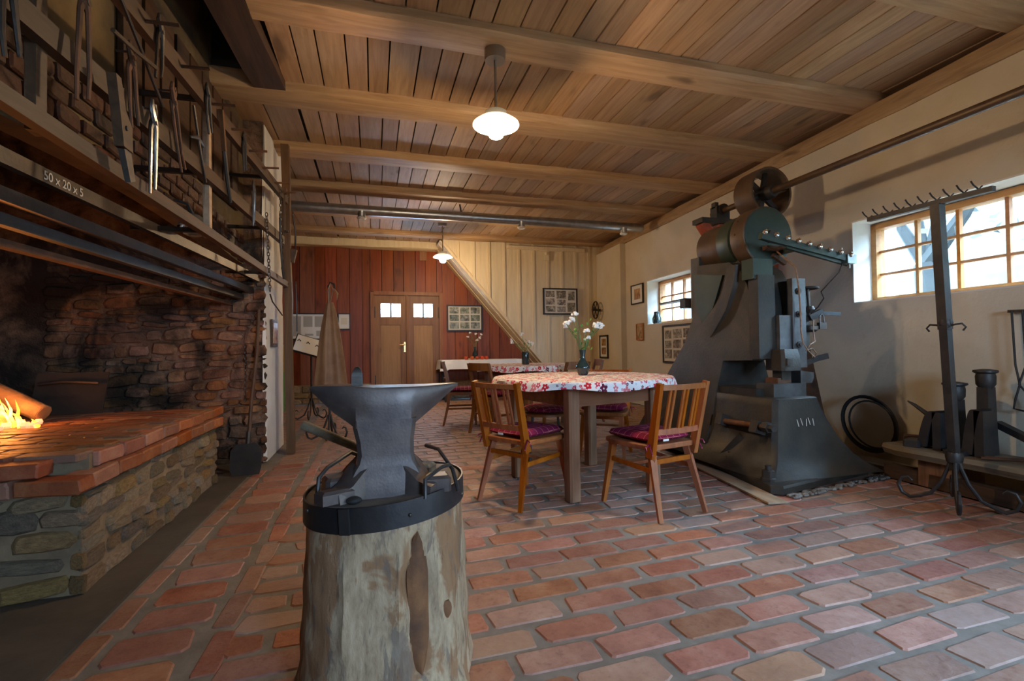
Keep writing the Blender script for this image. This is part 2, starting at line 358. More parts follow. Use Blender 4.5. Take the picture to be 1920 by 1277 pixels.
def chamfer_box(sx, sy, sz, ch=.01, j=.0, cut=None):
    """a block lying in z 0..sz, corners cut and upper edges chamfered"""
    b = MB(); x, y = sx/2, sy/2; J = lambda: random.uniform(-j, j); c = min(sx, sy)*.13 if cut is None else cut
    base = [(-x+c, -y), (x-c, -y), (x, -y+c), (x, y-c), (x-c, y), (-x+c, y), (-x, y-c), (-x, -y+c)]; base = [(px+J(), py+J()) for px, py in base]
    ring = lambda k, z: [(px*(1-k/x), py*(1-k/y), z) for px, py in base]; n = 8
    vs = ring(0, 0)+ring(0, sz-ch)+ring(ch, sz)
    return b.add(vs, [tuple(reversed(range(n))), tuple(range(2*n, 3*n))]+[(a+i, a+(i+1) % n, a+n+(i+1) % n, a+n+i) for a in (0, n) for i in range(n)])
def rough_stone(sx, sy, sz, n=8, j=.18):
    """a rubble stone in its own frame: x, y across the wall face, z out of it"""
    b = MB(); rr = []; ph = random.random()*2*PI
    for t in range(n):
        a = 2*PI*t/n; c, s_ = math.cos(a), math.sin(a); k = 1/max(abs(c), abs(s_))
        k = k*.55+.45*1.16; r_ = 1+random.uniform(-j, j*.4); rr.append((c*k*r_*sx/2, s_*k*r_*sy/2))
    rings = [[(x, y, 0) for x, y in rr], [(x, y, sz*.55) for x, y in rr], [(x*.8, y*.8, sz*random.uniform(.85, 1.1)) for x, y in rr]]
    return b.loft([[Vector(p) for p in rg] for rg in rings])
# ================================================================== STRUCTURE
Z0 = (0, 0, 0)
# ---- floor: mortar bed, brick paving set in it
b = MB(); b.box((.7, 3.6, -.11), (9.6, 13.4, .2)); floor = struct(b.build('floor', 'mortar', smooth=False, org=Z0))
b = MB(); b.box((-2.09, 3.0, -.008), (2.2, 5.0, .024)); b.build('concrete_strip', 'concrete', floor, smooth=False)
field = [chamfer_box(.276, .121, .03, .006, .009).mesh('floor_brick', 'floor_brick', smooth=False) for _ in range(7)]
half = [chamfer_box(.125, .118, .03, .006, .008).mesh('floor_brick_half', 'floor_brick', smooth=False) for _ in range(3)]
long_ = [chamfer_box(.085, .25, .03, .006, .007).mesh('floor_brick_edge', 'floor_brick', smooth=False) for _ in range(4)]
cross = [chamfer_box(.25, .165, .03, .006, .010).mesh('floor_brick_wide', 'floor_brick', smooth=False) for _ in range(4)]
bricks = []                                                    # (mesh, x, y, rot)
th = math.radians(2.2); ct, st_ = math.cos(th), math.sin(th)
for row in range(-9, 62):
    sh = (.155 if row % 2 else 0)+random.uniform(-.03, .03)
    for k in range(-2, 17):
        lx = k*.302+sh+random.uniform(-.008, .008); ly = row*.142+random.uniform(-.006, .006)
        X = lx*ct-ly*st_; Y = .6+lx*st_+ly*ct
        if X+.136 < -.41 or X > 3.92+.065*Y or Y > 9.7: continue
        if X-.136 < -.49:
            wd_ = X+.136+.49; bricks.append((random.choice(half), -.49+wd_/2, Y, th, wd_/.125)); continue
        if 2.6 < X < 3.75 and 2.75 < Y < 4.6: continue             # under the hammer
        if Y > 9.0 and X > 3.7: continue
        bricks.append((random.choice(field), X, Y, th+random.uniform(-.02, .02)))
for i in range(40):
    y = -.9+i*.275; x = -.545+.008*y
    if y < 9.6: bricks.append((random.choice(long_), x+random.uniform(-.008, .008), y, random.uniform(-.03, .03)))
    if y < 4.5: bricks.append((random.choice(long_), -.955+.008*y, y+.1, random.uniform(-.03, .03)))
for i in range(56):
    y = -.9+i*.19
    if y < 9.6: bricks.append((random.choice(cross), -.755+.008*y+random.uniform(-.008, .008), y, .06+random.uniform(-.02, .02)))
    if 5.8 < y < 9.6:
        for k in range(6): bricks.append((random.choice(cross), -1.06-k*.29, y+.05*(k % 2), random.uniform(-.03, .03)))
def score(q):
    X, Y = q[1], q[2]; d = Vector((X, Y, -1)); zc = d.dot(fw)
    if zc < .3: return 0
    px = 900*d.dot(r2)/zc; py = 900*d.dot(u2)/zc
    if abs(px) > 990 or abs(py) > 690: return 0
    return 1/(zc**3)
bricks.sort(key=score, reverse=True)
for q in bricks[:300]: piece('brick', q[0], floor, (q[1], q[2], -.036+random.uniform(-.0015, .002)), (random.uniform(-.006, .006), random.uniform(-.006, .006), q[3]), (q[4] if len(q) > 4 else 1, 1, 1))
b = MB()
for q in bricks[300:]:
    me, X, Y, r = q[:4]; m = Matrix.Rotation(r, 3, 'Z'); dz = random.uniform(-.002, .003)
    b.add([m @ Vector((v.co.x*(q[4] if len(q) > 4 else 1), v.co.y, v.co.z))+Vector((X, Y, -.036+dz)) for v in me.vertices], [tuple(p.vertices) for p in me.polygons])
o = b.build('brick_paving', 'floor_brick', floor, smooth=False); o['kind'] = 'stuff'

# ---- ceiling: slab, planks between the beams, beams
b = MB(); b.box((2.2, 3.55, 3.20), (5.68, 13.3, .08)); b.box((-1.92, 7.15, 3.20), (2.56, 6.1, .08)); ceiling = struct(b.build('ceiling', 'soot', smooth=False, org=Z0))
beams = [(.78, 1.03), (1.87, 2.13), (3.0, 3.27), (4.07, 4.37), (5.23, 5.5), (6.37, 6.65), (7.47, 7.75), (8.68, 8.95)]
XR = lambda y: 3.95+.065*y
def wavy_beam(x0, x1, y0, y1, z0, z1, n=14, j=.006):
    b = MB(); rings = []
    for i in range(n+1):
        x = x0+(x1-x0)*i/n; q = lambda: random.uniform(-j, j)
        rings.append([Vector((x, y0+q(), z1)), Vector((x, y0+q(), z0+.02+q())), Vector((x, y0+.02+q(), z0+q())), Vector((x, y1-.02+q(), z0+q())), Vector((x, y1+q(), z0+.02+q())), Vector((x, y1, z1))])
    return b.loft(rings)
for i, (y0, y1) in enumerate(beams):
    xl = -.7 if y1 < 4 else -3.15
    wavy_beam(xl, XR(y1)+.12, y0, y1, 3.05, 3.17).build('beam', 'beam', ceiling)
wavy_beam(-3.15, 1.25, 9.52, 9.79, 2.985, 3.17).build('beam', 'pale_board', ceiling)
pl_me = {}
edges = [-.9]+[(y0+y1)/2 for y0, y1 in beams]+[9.79]
for i in range(len(edges)-1):
    ya, yb = edges[i], edges[i+1]
    x = -.66 if yb < 4.3 else -.60
    while x < 4.75:
        wd = random.choice((.15, .17, .19, .21)) if yb > 1.2 else .5
        if x+wd > 4.9: break
        key = (wd, i)
        if key not in pl_me: pl_me[key] = MB().box((0, 0, 0), (wd-.011, yb-ya-.01, .024)).mesh('plank', 'plank', smooth=False)
        if x+wd/2 < XR((ya+yb)/2)+.3: piece('plank', pl_me[key], ceiling, (x+wd/2, (ya+yb)/2, 3.135+random.uniform(-.004, .004)), (0, random.uniform(-.006, .006), 0))
        x += wd
    if ya > 4.0:
        x = -.62
        while x > -3.1:
            wd = .27; key = (wd, i)
            if key not in pl_me: pl_me[key] = MB().box((0, 0, 0), (wd-.011, yb-ya-.01, .024)).mesh('plank', 'plank', smooth=False)
            piece('plank', pl_me[key], ceiling, (x-wd/2, (ya+yb)/2, 3.135+random.uniform(-.004, .004))); x -= wd
b = MB(); rings = []
for i in range(12):
    y = 1.0+i*(4.08-1.0)/11; q = lambda: random.uniform(-.008, .008); xo = -.062*(4.08-y)
    rings.append([Vector((-.87+xo+q(), y, 3.05+q())), Vector((-.645+xo+q(), y, 3.05+q())), Vector((-.645+xo, y, 3.2)), Vector((-.87+xo, y, 3.2))])
b.loft(rings); b.build('trimmer_beam', 'dark_beam', ceiling)
b = MB(); b.box((-1.95, .85, 4.25), (2.7, 6.6, .1)); b.box((-.62, .85, 3.75), (.08, 6.6, 1.0)); b.box((-1.95, 4.16, 3.75), (2.7, .08, 1.0)); b.build('smoke_loft', 'soot', ceiling, smooth=False)

# ---- right wall with two deep window openings (runs slightly outwards)
def wall_seg(b, y0, y1, z0, z1, inner=0, outer=.55):
    b.add([(XR(y0)+inner, y0, z0), (XR(y0)+outer, y0, z0), (XR(y1)+outer, y1, z0), (XR(y1)+inner, y1, z0), (XR(y0)+inner, y0, z1), (XR(y0)+outer, y0, z1), (XR(y1)+outer, y1, z1), (XR(y1)+inner, y1, z1)],
          [(0, 1, 2, 3), (4, 7, 6, 5), (0, 4, 5, 1), (1, 5, 6, 2), (2, 6, 7, 3), (3, 7, 4, 0)])
W1 = (.95, 3.30); W2 = (5.80, 7.08); SILL, HEAD = 1.36, 2.10
b = MB(); wall_seg(b, -2.6, -2.3, 0, HEAD); wall_seg(b, -.2, 9.9, 0, SILL); wall_seg(b, -2.6, -.2, 2.3, 2.9); wall_seg(b, -2.6, -2.3, HEAD, 2.3); wall_seg(b, -.2, 9.9, HEAD, 2.9); wall_seg(b, -.2, W1[0], SILL, HEAD); wall_seg(b, W1[1], W2[0], SILL, HEAD); wall_seg(b, W2[1], 9.9, SILL, HEAD)  # includes an unseen doorway gap behind the camera, added to let in fill daylight
wall_r = struct(b.build('wall_right', 'plaster', smooth=False, org=Z0))
b = MB(); b.add([(XR(7.86)-.0, 7.86, 0), (XR(7.86)-.1, 7.88, 0), (XR(9.0)-.10, 9.0, 0), (XR(9.0), 9.0, 0), (XR(7.86)-.0, 7.86, 2.9), (XR(7.86)-.1, 7.88, 2.9), (XR(9.0)-.10, 9.0, 2.9), (XR(9.0), 9.0, 2.9)],
      [(0, 1, 2, 3), (4, 7, 6, 5), (0, 4, 5, 1), (1, 5, 6, 2), (2, 6, 7, 3), (3, 7, 4, 0)]); b.build('corner_pilaster', 'plaster', wall_r, smooth=False)
for w_ in (W1, W2):                                             # white reveals lining the openings
    b = MB(); t_ = .012; s0, s1 = .0, .5
    for (y0, y1, z0, z1) in ((w_[0], w_[1], SILL, SILL+t_), (w_[0], w_[1], HEAD-t_, HEAD), (w_[0], w_[0]+t_, SILL+t_, HEAD-t_), (w_[1]-t_, w_[1], SILL+t_, HEAD-t_)):
        wall_seg(b, y0, y1, z0, z1, -.003, .5)
    b.build('reveal', 'white_plaster', wall_r, smooth=False)
rings = []; b = MB()
for i in range(40):
    y = -2.5+i*11.5/39; q = lambda: random.uniform(-.009, .009)
    rings.append([Vector((XR(y)-.02+q(), y, 2.9+q())), Vector((XR(y)-.03+q(), y, 2.97+q())), Vector((XR(y)-.015+q(), y, 3.05+q()*.5)), Vector((XR(y)+.3, y, 3.05)), Vector((XR(y)+.3, y, 2.9))])
b.loft(rings); b.build('wall_plate', 'plate_timber', wall_r)
b = MB(); wall_seg(b, -2.5, 9.8, 3.05, 3.16, .16, .4); b.build('wall_head', 'red_board', wall_r, smooth=False)

def window(name, y0, y1, mull, rows, inset):
    z0, z1 = SILL+.02, HEAD-.02
    b = MB(); x = lambda y: XR(y)+inset
    for (ya, yb, za, zb) in ((y0, y1, z0, z0+.035), (y0, y1, z1-.05, z1), (y0, y0+.05, z0, z1), (y1-.05, y1, z0, z1)):
        wall_seg(b, ya, yb, za, zb, inset-.055, inset+.05)
    win = struct(b.build(name, 'window_wood', smooth=False, org=Z0))
    ys = [y0+.05]+mull+[y1-.05]; zs = [z0+.035+(z1-.05-z0-.035)*i/rows for i in range(rows+1)]
    for y in mull:
        b = MB(); b.box((x(y), y, (z0+z1)/2), (.04, .024, z1-z0-.06)); b.build('glazing_bar', 'window_wood', win, smooth=False)
    for z in zs[1:-1]:
        b = MB(); b.bar((x(ys[0]), ys[0], z), (x(ys[-1]), ys[-1], z), .034, .02); b.build('glazing_bar', 'window_wood', win, smooth=False)
    for i in range(len(ys)-1):
        for k in range(rows):
            b = MB(); wall_seg(b, ys[i]+.008, ys[i+1]-.008, zs[k]+.006, zs[k+1]-.006, inset-.002, inset+.002); b.build('pane', 'pane', win, smooth=False)
    return win
window('window_1', W1[0]+.01, W1[1]-.01, [1.30, 1.63, 1.97, 2.29, 2.605, 2.915], 3, .27)
window('window_2', W2[0]+.01, W2[1]-.01, [6.06, 6.38, 6.72], 3, .27)
# ---- far wall: red-brown boards, stone plinth, double door
YF = 9.8
b = MB(); 
for (x0, x1, z0, z1) in ((-3.2, -.04, 0, 3.16), (-.04, 1.35, 2.13, 3.16), (1.35, 4.9, 0, 3.16)): b.box(((x0+x1)/2, YF+.09, (z0+z1)/2), (x1-x0, .1, z1-z0))
wall_f = struct(b.build('wall_far', 'soot', smooth=False, org=Z0))
x = -3.15
while x < 4.6:
    wd = random.uniform(.18, .27); x1 = x+wd
    if x < -.05 < x1 or (abs(x1+.05) < .06): x1 = -.05
    if -.05 <= x < 1.36:
        z0 = 2.16
        if x1 > 1.36-.07: x1 = 1.36
    else: z0 = .36
    b = MB(); b.box(((x+x1)/2, YF+.02, (z0+3.12)/2), (x1-x-.008, .04, 3.12-z0), j=.002); b.build('board', 'red_board', wall_f, smooth=False, org=((x+x1)/2, YF, z0))
    wall_f.children[-1].location = ((x+x1)/2, YF, z0) if False else (0, 0, 0)
    x = x1
for o in wall_f.children: o.location = ORG[o.name]
SV = [rough_stone(1, 1, 1).mesh('stone', 'stone') for _ in range(12)]
SVD = [me.copy() for me in SV]
for me in SVD: me.materials[0] = M['soot_stone']
def rubble(parent, O, U, V, N, W, H, hc, lc, depth, meshes, maxn=400, name='stone'):
    O, U, V, N = Vector(O), Vector(U), Vector(V), Vector(N); m = Matrix((U, V, N)).transposed(); z = 0; cnt = 0
    while z < H-.01:
        h = min(random.uniform(*hc), H-z); 
        if H-z-h < hc[0]*.5: h = H-z
        x = random.uniform(-lc[0]*.5, 0)
        while x < W:
            l = random.uniform(*lc); xa, xb = max(x, 0), min(x+l, W); x += l
            if xb-xa < .04 or cnt >= maxn: continue
            hh = h*random.uniform(.85, 1.08); ww = (xb-xa)
            rm = m @ Matrix.Rotation(random.uniform(-.13, .13), 3, 'Z')
            wz = .022*math.sin((xa+xb)*2.3+z*3)*min(1, min(z, H-z-h)/.1 if H-z-h > 0 else 0)
            piece(name, random.choice(meshes), parent, O+U*((xa+xb)/2)+V*(z+h/2+wz)-N*.01, rm.to_euler(), (ww*random.uniform(.86, 1.0), hh*random.uniform(.8, 1.02), depth*random.uniform(.5, 1.3))); cnt += 1
        z += h
b = MB(); b.box((-1.6, YF+.0, .18), (3.1, .08, .36)); b.box((2.6, YF, .18), (2.5, .08, .36)); pl = b.build('plinth', 'pale_mortar', wall_f, smooth=False)
pl.location = (0, 0, 0); 
rubble(wall_f, (-2.0, YF-.04, 0), (1, 0, 0), (0, 0, 1), (0, -1, 0), 1.95, .36, (.09, .13), (.18, .34), .03, SV)
rubble(wall_f, (1.36, YF-.04, 0), (1, 0, 0), (0, 0, 1), (0, -1, 0), 1.8, .36, (.09, .13), (.18, .34), .03, SV)
# double door
dr = bpy.data.objects.new('door_1', None); COL.objects.link(dr); struct(dr, 'brown double door with small square panes in red boarded wall'); dr.location = (.655, YF, 0); ORG['door_1'] = Vector((.655, YF, 0))
b = MB(); b.box((-.015, YF+.055, 1.075), (.07, .21, 2.15)); b.box((1.325, YF+.055, 1.075), (.07, .21, 2.15)); b.box((.655, YF+.055, 2.125), (1.28, .21, .07)); b.box((.655, YF+.055, .01), (1.28, .21, .02)); b.build('door_frame', 'door_frame', dr, smooth=False)
for x0, x1, hinge in ((.02, .655, 0), (.655, 1.29, 1)):
    yb = YF+.02
    lf = MB(); wv = x1-x0
    for (a, c, z0, z1) in ((x0-(.03 if not hinge else -.003), x0+.13, .02, 2.10), (x1-.13, x1+(.03 if hinge else -.003), .02, 2.10), (x0+.13, x1-.13, .02, .22), (x0+.13, x1-.13, 1.50, 1.66), (x0+.13, x1-.13, 1.925, 2.09)):
        lf.box(((a+c)/2, yb, (z0+z1)/2), (c-a, .045, z1-z0))
    leaf_o = lf.build('door_leaf', 'door_frame', dr, smooth=False)
    b = MB(); b.box(((x0+x1)/2, yb+.005, .86), (wv-.26, .02, 1.28)); b.box(((x0+x1)/2, yb-.004, .86), (wv-.34, .02, 1.2)); b.build('door_panel', 'door_panel', leaf_o, smooth=False)
    b = MB(); b.box(((x0+x1)/2, yb-.01, 1.79), (.034, .05, .265)); b.build('glazing_bar', 'iron', leaf_o, smooth=False)
    for k in (-1, 1):
        b = MB(); b.box(((x0+x1)/2+k*.09, yb, 1.79), (.17, .004, .26)); b.build('pane', 'pane', leaf_o, smooth=False)
    b = MB(); 
    for z in (.4, 1.75): b.box((x0+.012 if not hinge else x1-.012, yb-.03, z), (.02, .02, .22))
    b.build('hinge', 'iron', leaf_o, smooth=False)
b = MB(); b.box((.655, YF-.025, 1.06), (.04, .02, 2.07)); b.build('cover_strip', 'door_frame', dr, smooth=False)
b = MB(); b.box((.60, YF-.03, 1.06), (.035, .012, .2)); b.tube([(.60, YF-.03, 1.11), (.60, YF-.07, 1.11), (.50, YF-.075, 1.10)], .011, 8); b.build('door_handle', 'brass', dr)
b = MB(); b.box((.98, YF-.012, 2.9), (.14, .02, .2)); b.build('vent_cover', 'door_frame', wall_f, smooth=False)

# ---- boarded stair box: pale boards with battens, sloping soffit
YP = 9.0
zd = lambda x: max(0.0, 2.942-(x-1.329)*1.167)
b = MB(); b.prism([(1.26, 3.16), (1.26, 3.02), (3.85, 0), (4.75, 0), (4.75, 3.16)], YP+.03, YP+.06, 'y'); stair = struct(b.build('wall_stair', 'pale_board', smooth=False, org=Z0), 'pale boarded staircase wall with battens')
x = 1.26
while x < 4.65:
    x1 = min(x+.30, 4.7); poly = [(x+.004, 3.13), (x+.004, zd(x)), (x1-.004, zd(x1)), (x1-.004, 3.13)]
    b = MB(); b.prism(poly, YP+.005, YP+.03, 'y'); b.build('board', 'pale_board', stair, smooth=False)
    b = MB(); b.prism([(x1-.022, 3.13), (x1-.022, zd(x1-.022)), (x1+.022, zd(x1+.022)), (x1+.022, 3.13)], YP-.018, YP+.004, 'y'); b.build('batten', 'pale_board', stair, smooth=False); x = x1
dv = Vector((1.838, 0, -2.145)).normalized(); nn = Vector((dv.z, 0, -dv.x)); nn = nn if nn.z < 0 else -nn
for k in range(4):
    b = MB(); ya = YP+.005+k*.197; p0 = Vector((1.22, ya+.095, 3.05)); p1 = Vector((3.87, ya+.095, -.02))
    p0 += nn*.012*(k % 2); p1 += nn*.012*(k % 2); b.bar(p0, p1, .19, .022, up=tuple(nn)); b.build('soffit_board', 'pale_board', stair, smooth=False)
b = MB(); b.bar(Vector((1.25, YP-.005, 3.03)), Vector((3.87, YP-.005, -.03)), .03, .05, up=tuple(nn)); b.build('edge_trim', 'pale_board', stair, smooth=False)
b = MB(); b.box((3.34, 8.975, 2.975), (1.63, .05, .07)); b.box((3.34, 8.955, 2.945), (1.60, .03, .02)); struct(b.build('trim_1', 'pale_board', smooth=False), 'long pale batten along the top of the boarded wall')
b = MB(); b.box((3.32, 8.965, 2.84), (.13, .03, .2)); b.sphere((3.32, 8.945, 2.88), .035); tag(b.build('sensor_box', 'pale_board'), 'small cream box under the long batten on pale boards', 'box')

# ---- left: outer wall, back wall with an unseen window opening added for fill daylight, hearth cross wall, hood
b = MB(); b.box((-3.3, 3.6, 1.6), (.2, 13, 3.4)); b.box((-3.3, .8, 3.8), (.2, 7, 1.2)); struct(b.build('wall_left', 'soot', smooth=False, org=Z0))
b = MB(); 
for (x0, x1, z0, z1) in ((-3.3, 1.05, 0, 4.3), (2.05, 4.9, 0, 3.2), (1.05, 2.05, 0, 1.2), (1.05, 2.05, 2.1, 3.2)): b.box(((x0+x1)/2, -2.7, (z0+z1)/2), (x1-x0, .3, z1-z0))
struct(b.build('wall_back', 'plaster', smooth=False, org=Z0))
b = MB(); b.box((-2.085, 5.275, 1.58), (2.25, .85, 3.16));  b.box((-2.0, 4.5, 3.72), (2.7, .6, 1.05)); 
wall_h = struct(b.build('wall_hearth', 'soot_mortar', smooth=False, org=Z0), 'sooty stone cross wall behind the hearth')
b = MB(); rings = []
for i in range(15):
    z = 3.1*i/14; q = lambda: random.uniform(-.014, .014)
    rings.append([Vector((-.97, 4.84+.02*math.sin(z*5)+q(), z)), Vector((-.945+q()*.5, 4.87+.03*math.sin(z*4)+q(), z)), Vector((-.94+q()*.4, 5.3, z)), Vector((-.945+q()*.3, 5.7, z)), Vector((-.97, 5.705, z))])
b.loft(rings); b.build('plaster_face', 'white_plaster', wall_h)
rubble(wall_h, (-2.6, 4.85, .0), (1, 0, 0), (0, 0, 1), (0, -1, 0), 1.66, 1.75, (.05, .12), (.08, .27), .035, SVD, 290)
# hood front, brick above the opening
HX = lambda y: -1.13-.055*(4.85-y)
def hood_edge(y): return 1.80+.10*math.sin(max(0, min(1, (y-1.4)/3.3))*PI)
b = MB(); rings = []
for i in range(25):
    y = -.5+i*5.36/24; rings.append([Vector((HX(y)-.12, y, hood_edge(y))), Vector((HX(y), y, hood_edge(y))), Vector((HX(y), y, 4.2)), Vector((HX(y)-.12, y, 4.2))])
b.loft(rings); hood = struct(b.build('wall_hood', 'hood_plaster', smooth=False, org=Z0), 'smoke-blackened hood wall above the hearth opening')
hb = [chamfer_box(.16, .072, .03, .008, .008).mesh('hood_brick', 'hood_brick', smooth=False) for _ in range(5)]
for row in range(5):
    for k in range(24):
        y = .9+k*.168+(.08 if row % 2 else 0)
        z = hood_edge(y)+.05+row*.082
        if y > 4.8 or (y > 3.9 and row > 2): continue
        an = -math.atan(.055); rm = Matrix(((0, math.sin(an)*0, 1), (1, 0, 0), (0, 1, 0)))
        piece('brick', random.choice(hb), hood, (HX(y)-.012, y, z), (rm @ Matrix.Rotation(random.uniform(-.02, .02), 3, 'Z')).to_euler())
for i in range(9):
    y = 2.95+i*.2; b = MB(); b.box((HX(y)+.02, y, 2.62), (.025, .19, .78), j=.004); b.build('board', 'dark_beam', hood, smooth=False)
# ================================================================== FORGE HEARTH AND HOOD
def rot_from(U, V, N): return Matrix((Vector(U), Vector(V), Vector(N))).transposed()
hx1 = -1.16; hy0, hy1 = 2.42, 4.20
hearth = thing('forge_hearth', 'raised stone forge hearth with brick rim under the black hood', 'hearth', (-2.0, 3.3, 0))
b = MB(); b.box((-2.1, 3.31, .22), (1.85, 1.75, .44)); b.build('core', 'pale_mortar', hearth, smooth=False)
rubble(hearth, (hx1-.015, hy0, 0), (0, 1, 0), (0, 0, 1), (1, 0, 0), hy1-hy0, .43, (.05, .095), (.10, .26), .03, SV, 140)
rubble(hearth, (-2.9, hy0+.015, 0), (1, 0, 0), (0, 0, 1), (0, -1, 0), 1.74, .43, (.06, .11), (.14, .32), .03, SV, 60)
rubble(hearth, (hx1, hy1-.02, 0), (-1, 0, 0), (0, 0, 1), (0, 1, 0), .5, .43, (.06, .1), (.12, .25), .03, SV, 20)
hbm = [chamfer_box(.215, .062, .10, .006, .006).mesh('rim_brick', 'hearth_brick', smooth=False) for _ in range(4)]
for row, (zz, ov) in enumerate(((.445, .045), (.512, .015))):
    n = 8
    for k in range(n):
        y = hy0-.03+(k+.5+(.5 if row else 0))*.226
        if y > hy1+.06: continue
        piece('brick', random.choice(hbm), hearth, (hx1-.10+ov, y, zz+.033), rot_from((0, 1, 0), (0, 0, 1), (1, 0, 0)).to_euler())
    for k in range(7):
        x = hx1+ov-.11-k*.226-(.11 if row else 0)
        piece('brick', random.choice(hbm), hearth, (x, hy0-.02-ov*.4+.10-.08, zz+.033), rot_from((1, 0, 0), (0, 0, 1), (0, -1, 0)).to_euler())
b = MB(); b.box((-2.02, 3.33, .515), (1.70, 1.70, .12)); b.build('rim_bed', 'pale_mortar', hearth, smooth=False)
tb = [chamfer_box(.232, .112, .03, .006, .006).mesh('top_brick', 'hearth_top', smooth=False) for _ in range(5)]
for r in range(14):
    for k in range(7):
        x = hx1-.13-k*.24-(.12 if r % 2 else 0); y = hy0+.05+r*.121
        if x < -2.8 or y > hy1-.03: continue
        piece('brick', random.choice(tb), hearth, (x, y, .556+random.uniform(-.001, .002)), (0, 0, random.uniform(-.02, .02)))
fire = thing('forge_fire', 'burning orange fire with glowing embers on the hearth', 'fire', (-2.05, 3.45, .587))
b = MB()
for i in range(22):
    a = random.random()*2*PI; d = random.random()**.6*.2; b.sphere((-2.05+d*math.cos(a), 3.45+d*math.sin(a)*.8, .60), random.uniform(.015, .035), 6, 4)
b.build('embers', 'ember', fire); fire.children[0]['kind'] = 'stuff'
for i in range(16):
    a = random.random()*2*PI; d = random.random()*.16; x0 = -2.02+d*math.cos(a)*1.1; y0 = 3.42+d*math.sin(a)*.7; h = random.uniform(.05, .17)*(1.2-d*3); lean = random.uniform(-.09, -.01); r = random.uniform(.012, .024)
    pts = [(x0, y0, .585), (x0+lean*.05+.004, y0, .585+h*.2), (x0+lean*.35-.006, y0+.006, .585+h*.45), (x0+lean*.6+.008, y0, .585+h*.7), (x0+lean*1.1, y0+.01, .585+h), (x0+lean*1.5, y0+.012, .585+h*1.15)]
    b = MB(); b.tube(pts, [r*.7, r*1.1, r, r*.65, r*.28, .001], 9, flat=.65); b.build('flame', 'flame', fire)
l = bpy.data.lights.new('fire_glow', 'POINT'); l.energy = FIRE_W; l.color = (1, .30, .06); l.shadow_soft_size = .08; o = bpy.data.objects.new('fire_glow', l); o.location = (0.03, -.05, .16); o.parent = fire; COL.objects.link(o)
def log(p0, p1, r, label):
    p0, p1 = Vector(p0), Vector(p1); pts = [p0.lerp(p1, t) for t in (0, .25, .5, .75, 1)]
    t = thing('firewood_log', label, 'log', tuple(p0)); b = MB(); b.tube([p+Vector((random.uniform(-.006, .006),)*3) for p in pts], [r, r*1.05, r*.97, r*1.02, r*.95], 10); b.build('bark', 'bark_log', t)
    b = MB(); d = (p1-p0).normalized(); b.tube([p1-d*.001, p1+d*.003], r*.9, 10); b.build('cut_end', 'door_panel', t)
log((-2.55, 3.72, .98), (-1.93, 3.60, .645), .055, 'slanting firewood log leaning over the forge fire')
log((-2.5, 3.25, .63), (-2.16, 3.52, .62), .04, 'short firewood log lying in the forge embers')
b = MB(); b.lathe([(.07, 0), (.085, .15), (.09, .16), (.09, .175), (.08, .175)], 18, (-1.98, 4.33, .0))
bk = thing('iron_plate', 'dark sheet metal plate leaning at the back of the hearth', 'plate', (-2.05, 4.08, .587)); b = MB(); b.bar((-2.05, 4.06, .585), (-2.05, 4.16, .87), .42, .012, up=(0, 1, 0)); b.build('sheet', 'soot', bk, smooth=False)
b = MB(); b.tube([(-2.2, 4.05, .80), (-2.05, 4.03, .815), (-1.85, 4.04, .80)], .012, 6); b.build('handle', 'iron', bk)
# iron stock bars under the hood
def ybar(p0, p1, wd, h, m, label, name='steel_bar'):
    b = MB(); b.bar(p0, p1, wd, h); return tag(b.build(name, m), label, 'bar')
BARA = ((-1.0, 4.845, 1.665), (-1.26, .85, 1.665))
sb = thing('chalked_steel_bar', 'long flat steel bar with chalk dimensions under the hood', 'bar', BARA[0]); b = MB(); b.bar(*BARA, .03, .055); b.build('flat_bar', 'worn_iron', sb, smooth=False)
tx = bpy.data.curves.new('chalk_lettering', 'FONT'); tx.body = '50 x 20 x 5'; tx.size = .048; tx.extrude = .0006; tx.offset = .0004; tx.materials.append(M['chalk'])
tmp = bpy.data.objects.new('lettering_curve', tx); COL.objects.link(tmp); bpy.context.view_layer.update(); tme = bpy.data.meshes.new_from_object(tmp); bpy.data.objects.remove(tmp); to = bpy.data.objects.new('chalk_lettering', tme); COL.objects.link(to); to.parent = sb
dd = (Vector(BARA[0])-Vector(BARA[1])).normalized(); sd_ = dd.cross(Vector((0, 0, 1))).normalized()
P0 = Vector(BARA[1])+dd*((2.16-.85)/dd.y)+sd_*.0165+Vector((0, 0, -.017)); to.matrix_local = Matrix.Translation(P0-Vector(BARA[0])) @ rot_from(dd, (0, 0, 1), sd_).to_4x4()
ybar((-1.06, 4.845, 1.56), (-1.32, .85, 1.56), .04, .05, M['worn_iron'], 'upper plain steel bar just below the chalked bar')
ybar((-1.14, 4.845, 1.50), (-1.40, .85, 1.50), .04, .045, M['iron'], 'middle dark steel bar under the hood lip')
ybar((-1.24, 4.845, 1.44), (-1.50, .85, 1.44), .05, .03, M['rust'], 'lowest rusty steel bar, lit red by the fire')
b = MB(); b.bar((-1.15, 4.87, 1.72), (-1.30, .85, 1.72), .08, .03)
# work lamp under the hood
wk = thing('work_lamp', 'small grey cage work lamp under the hood edge', 'lamp', (-1.02, 3.25, 1.70))
b = MB(); b.lathe([(.03, .07), (.05, .055), (.085, .0), (.09, -.005)], 16, (-1.02, 3.25, 1.75)); b.build('reflector', 'galv', wk)
b = MB(); b.lathe([(.082, 0), (.07, -.035), (.03, -.05)], 14, (-1.02, 3.25, 1.744)); b.build('glass_cover', 'clear_glass', wk)
b = MB(); b.tube([(-1.02, 3.25, 1.81), (-1.05, 3.25, 1.88), (-1.12, 3.25, 1.90)], .012, 6); b.build('bracket', 'iron', wk)

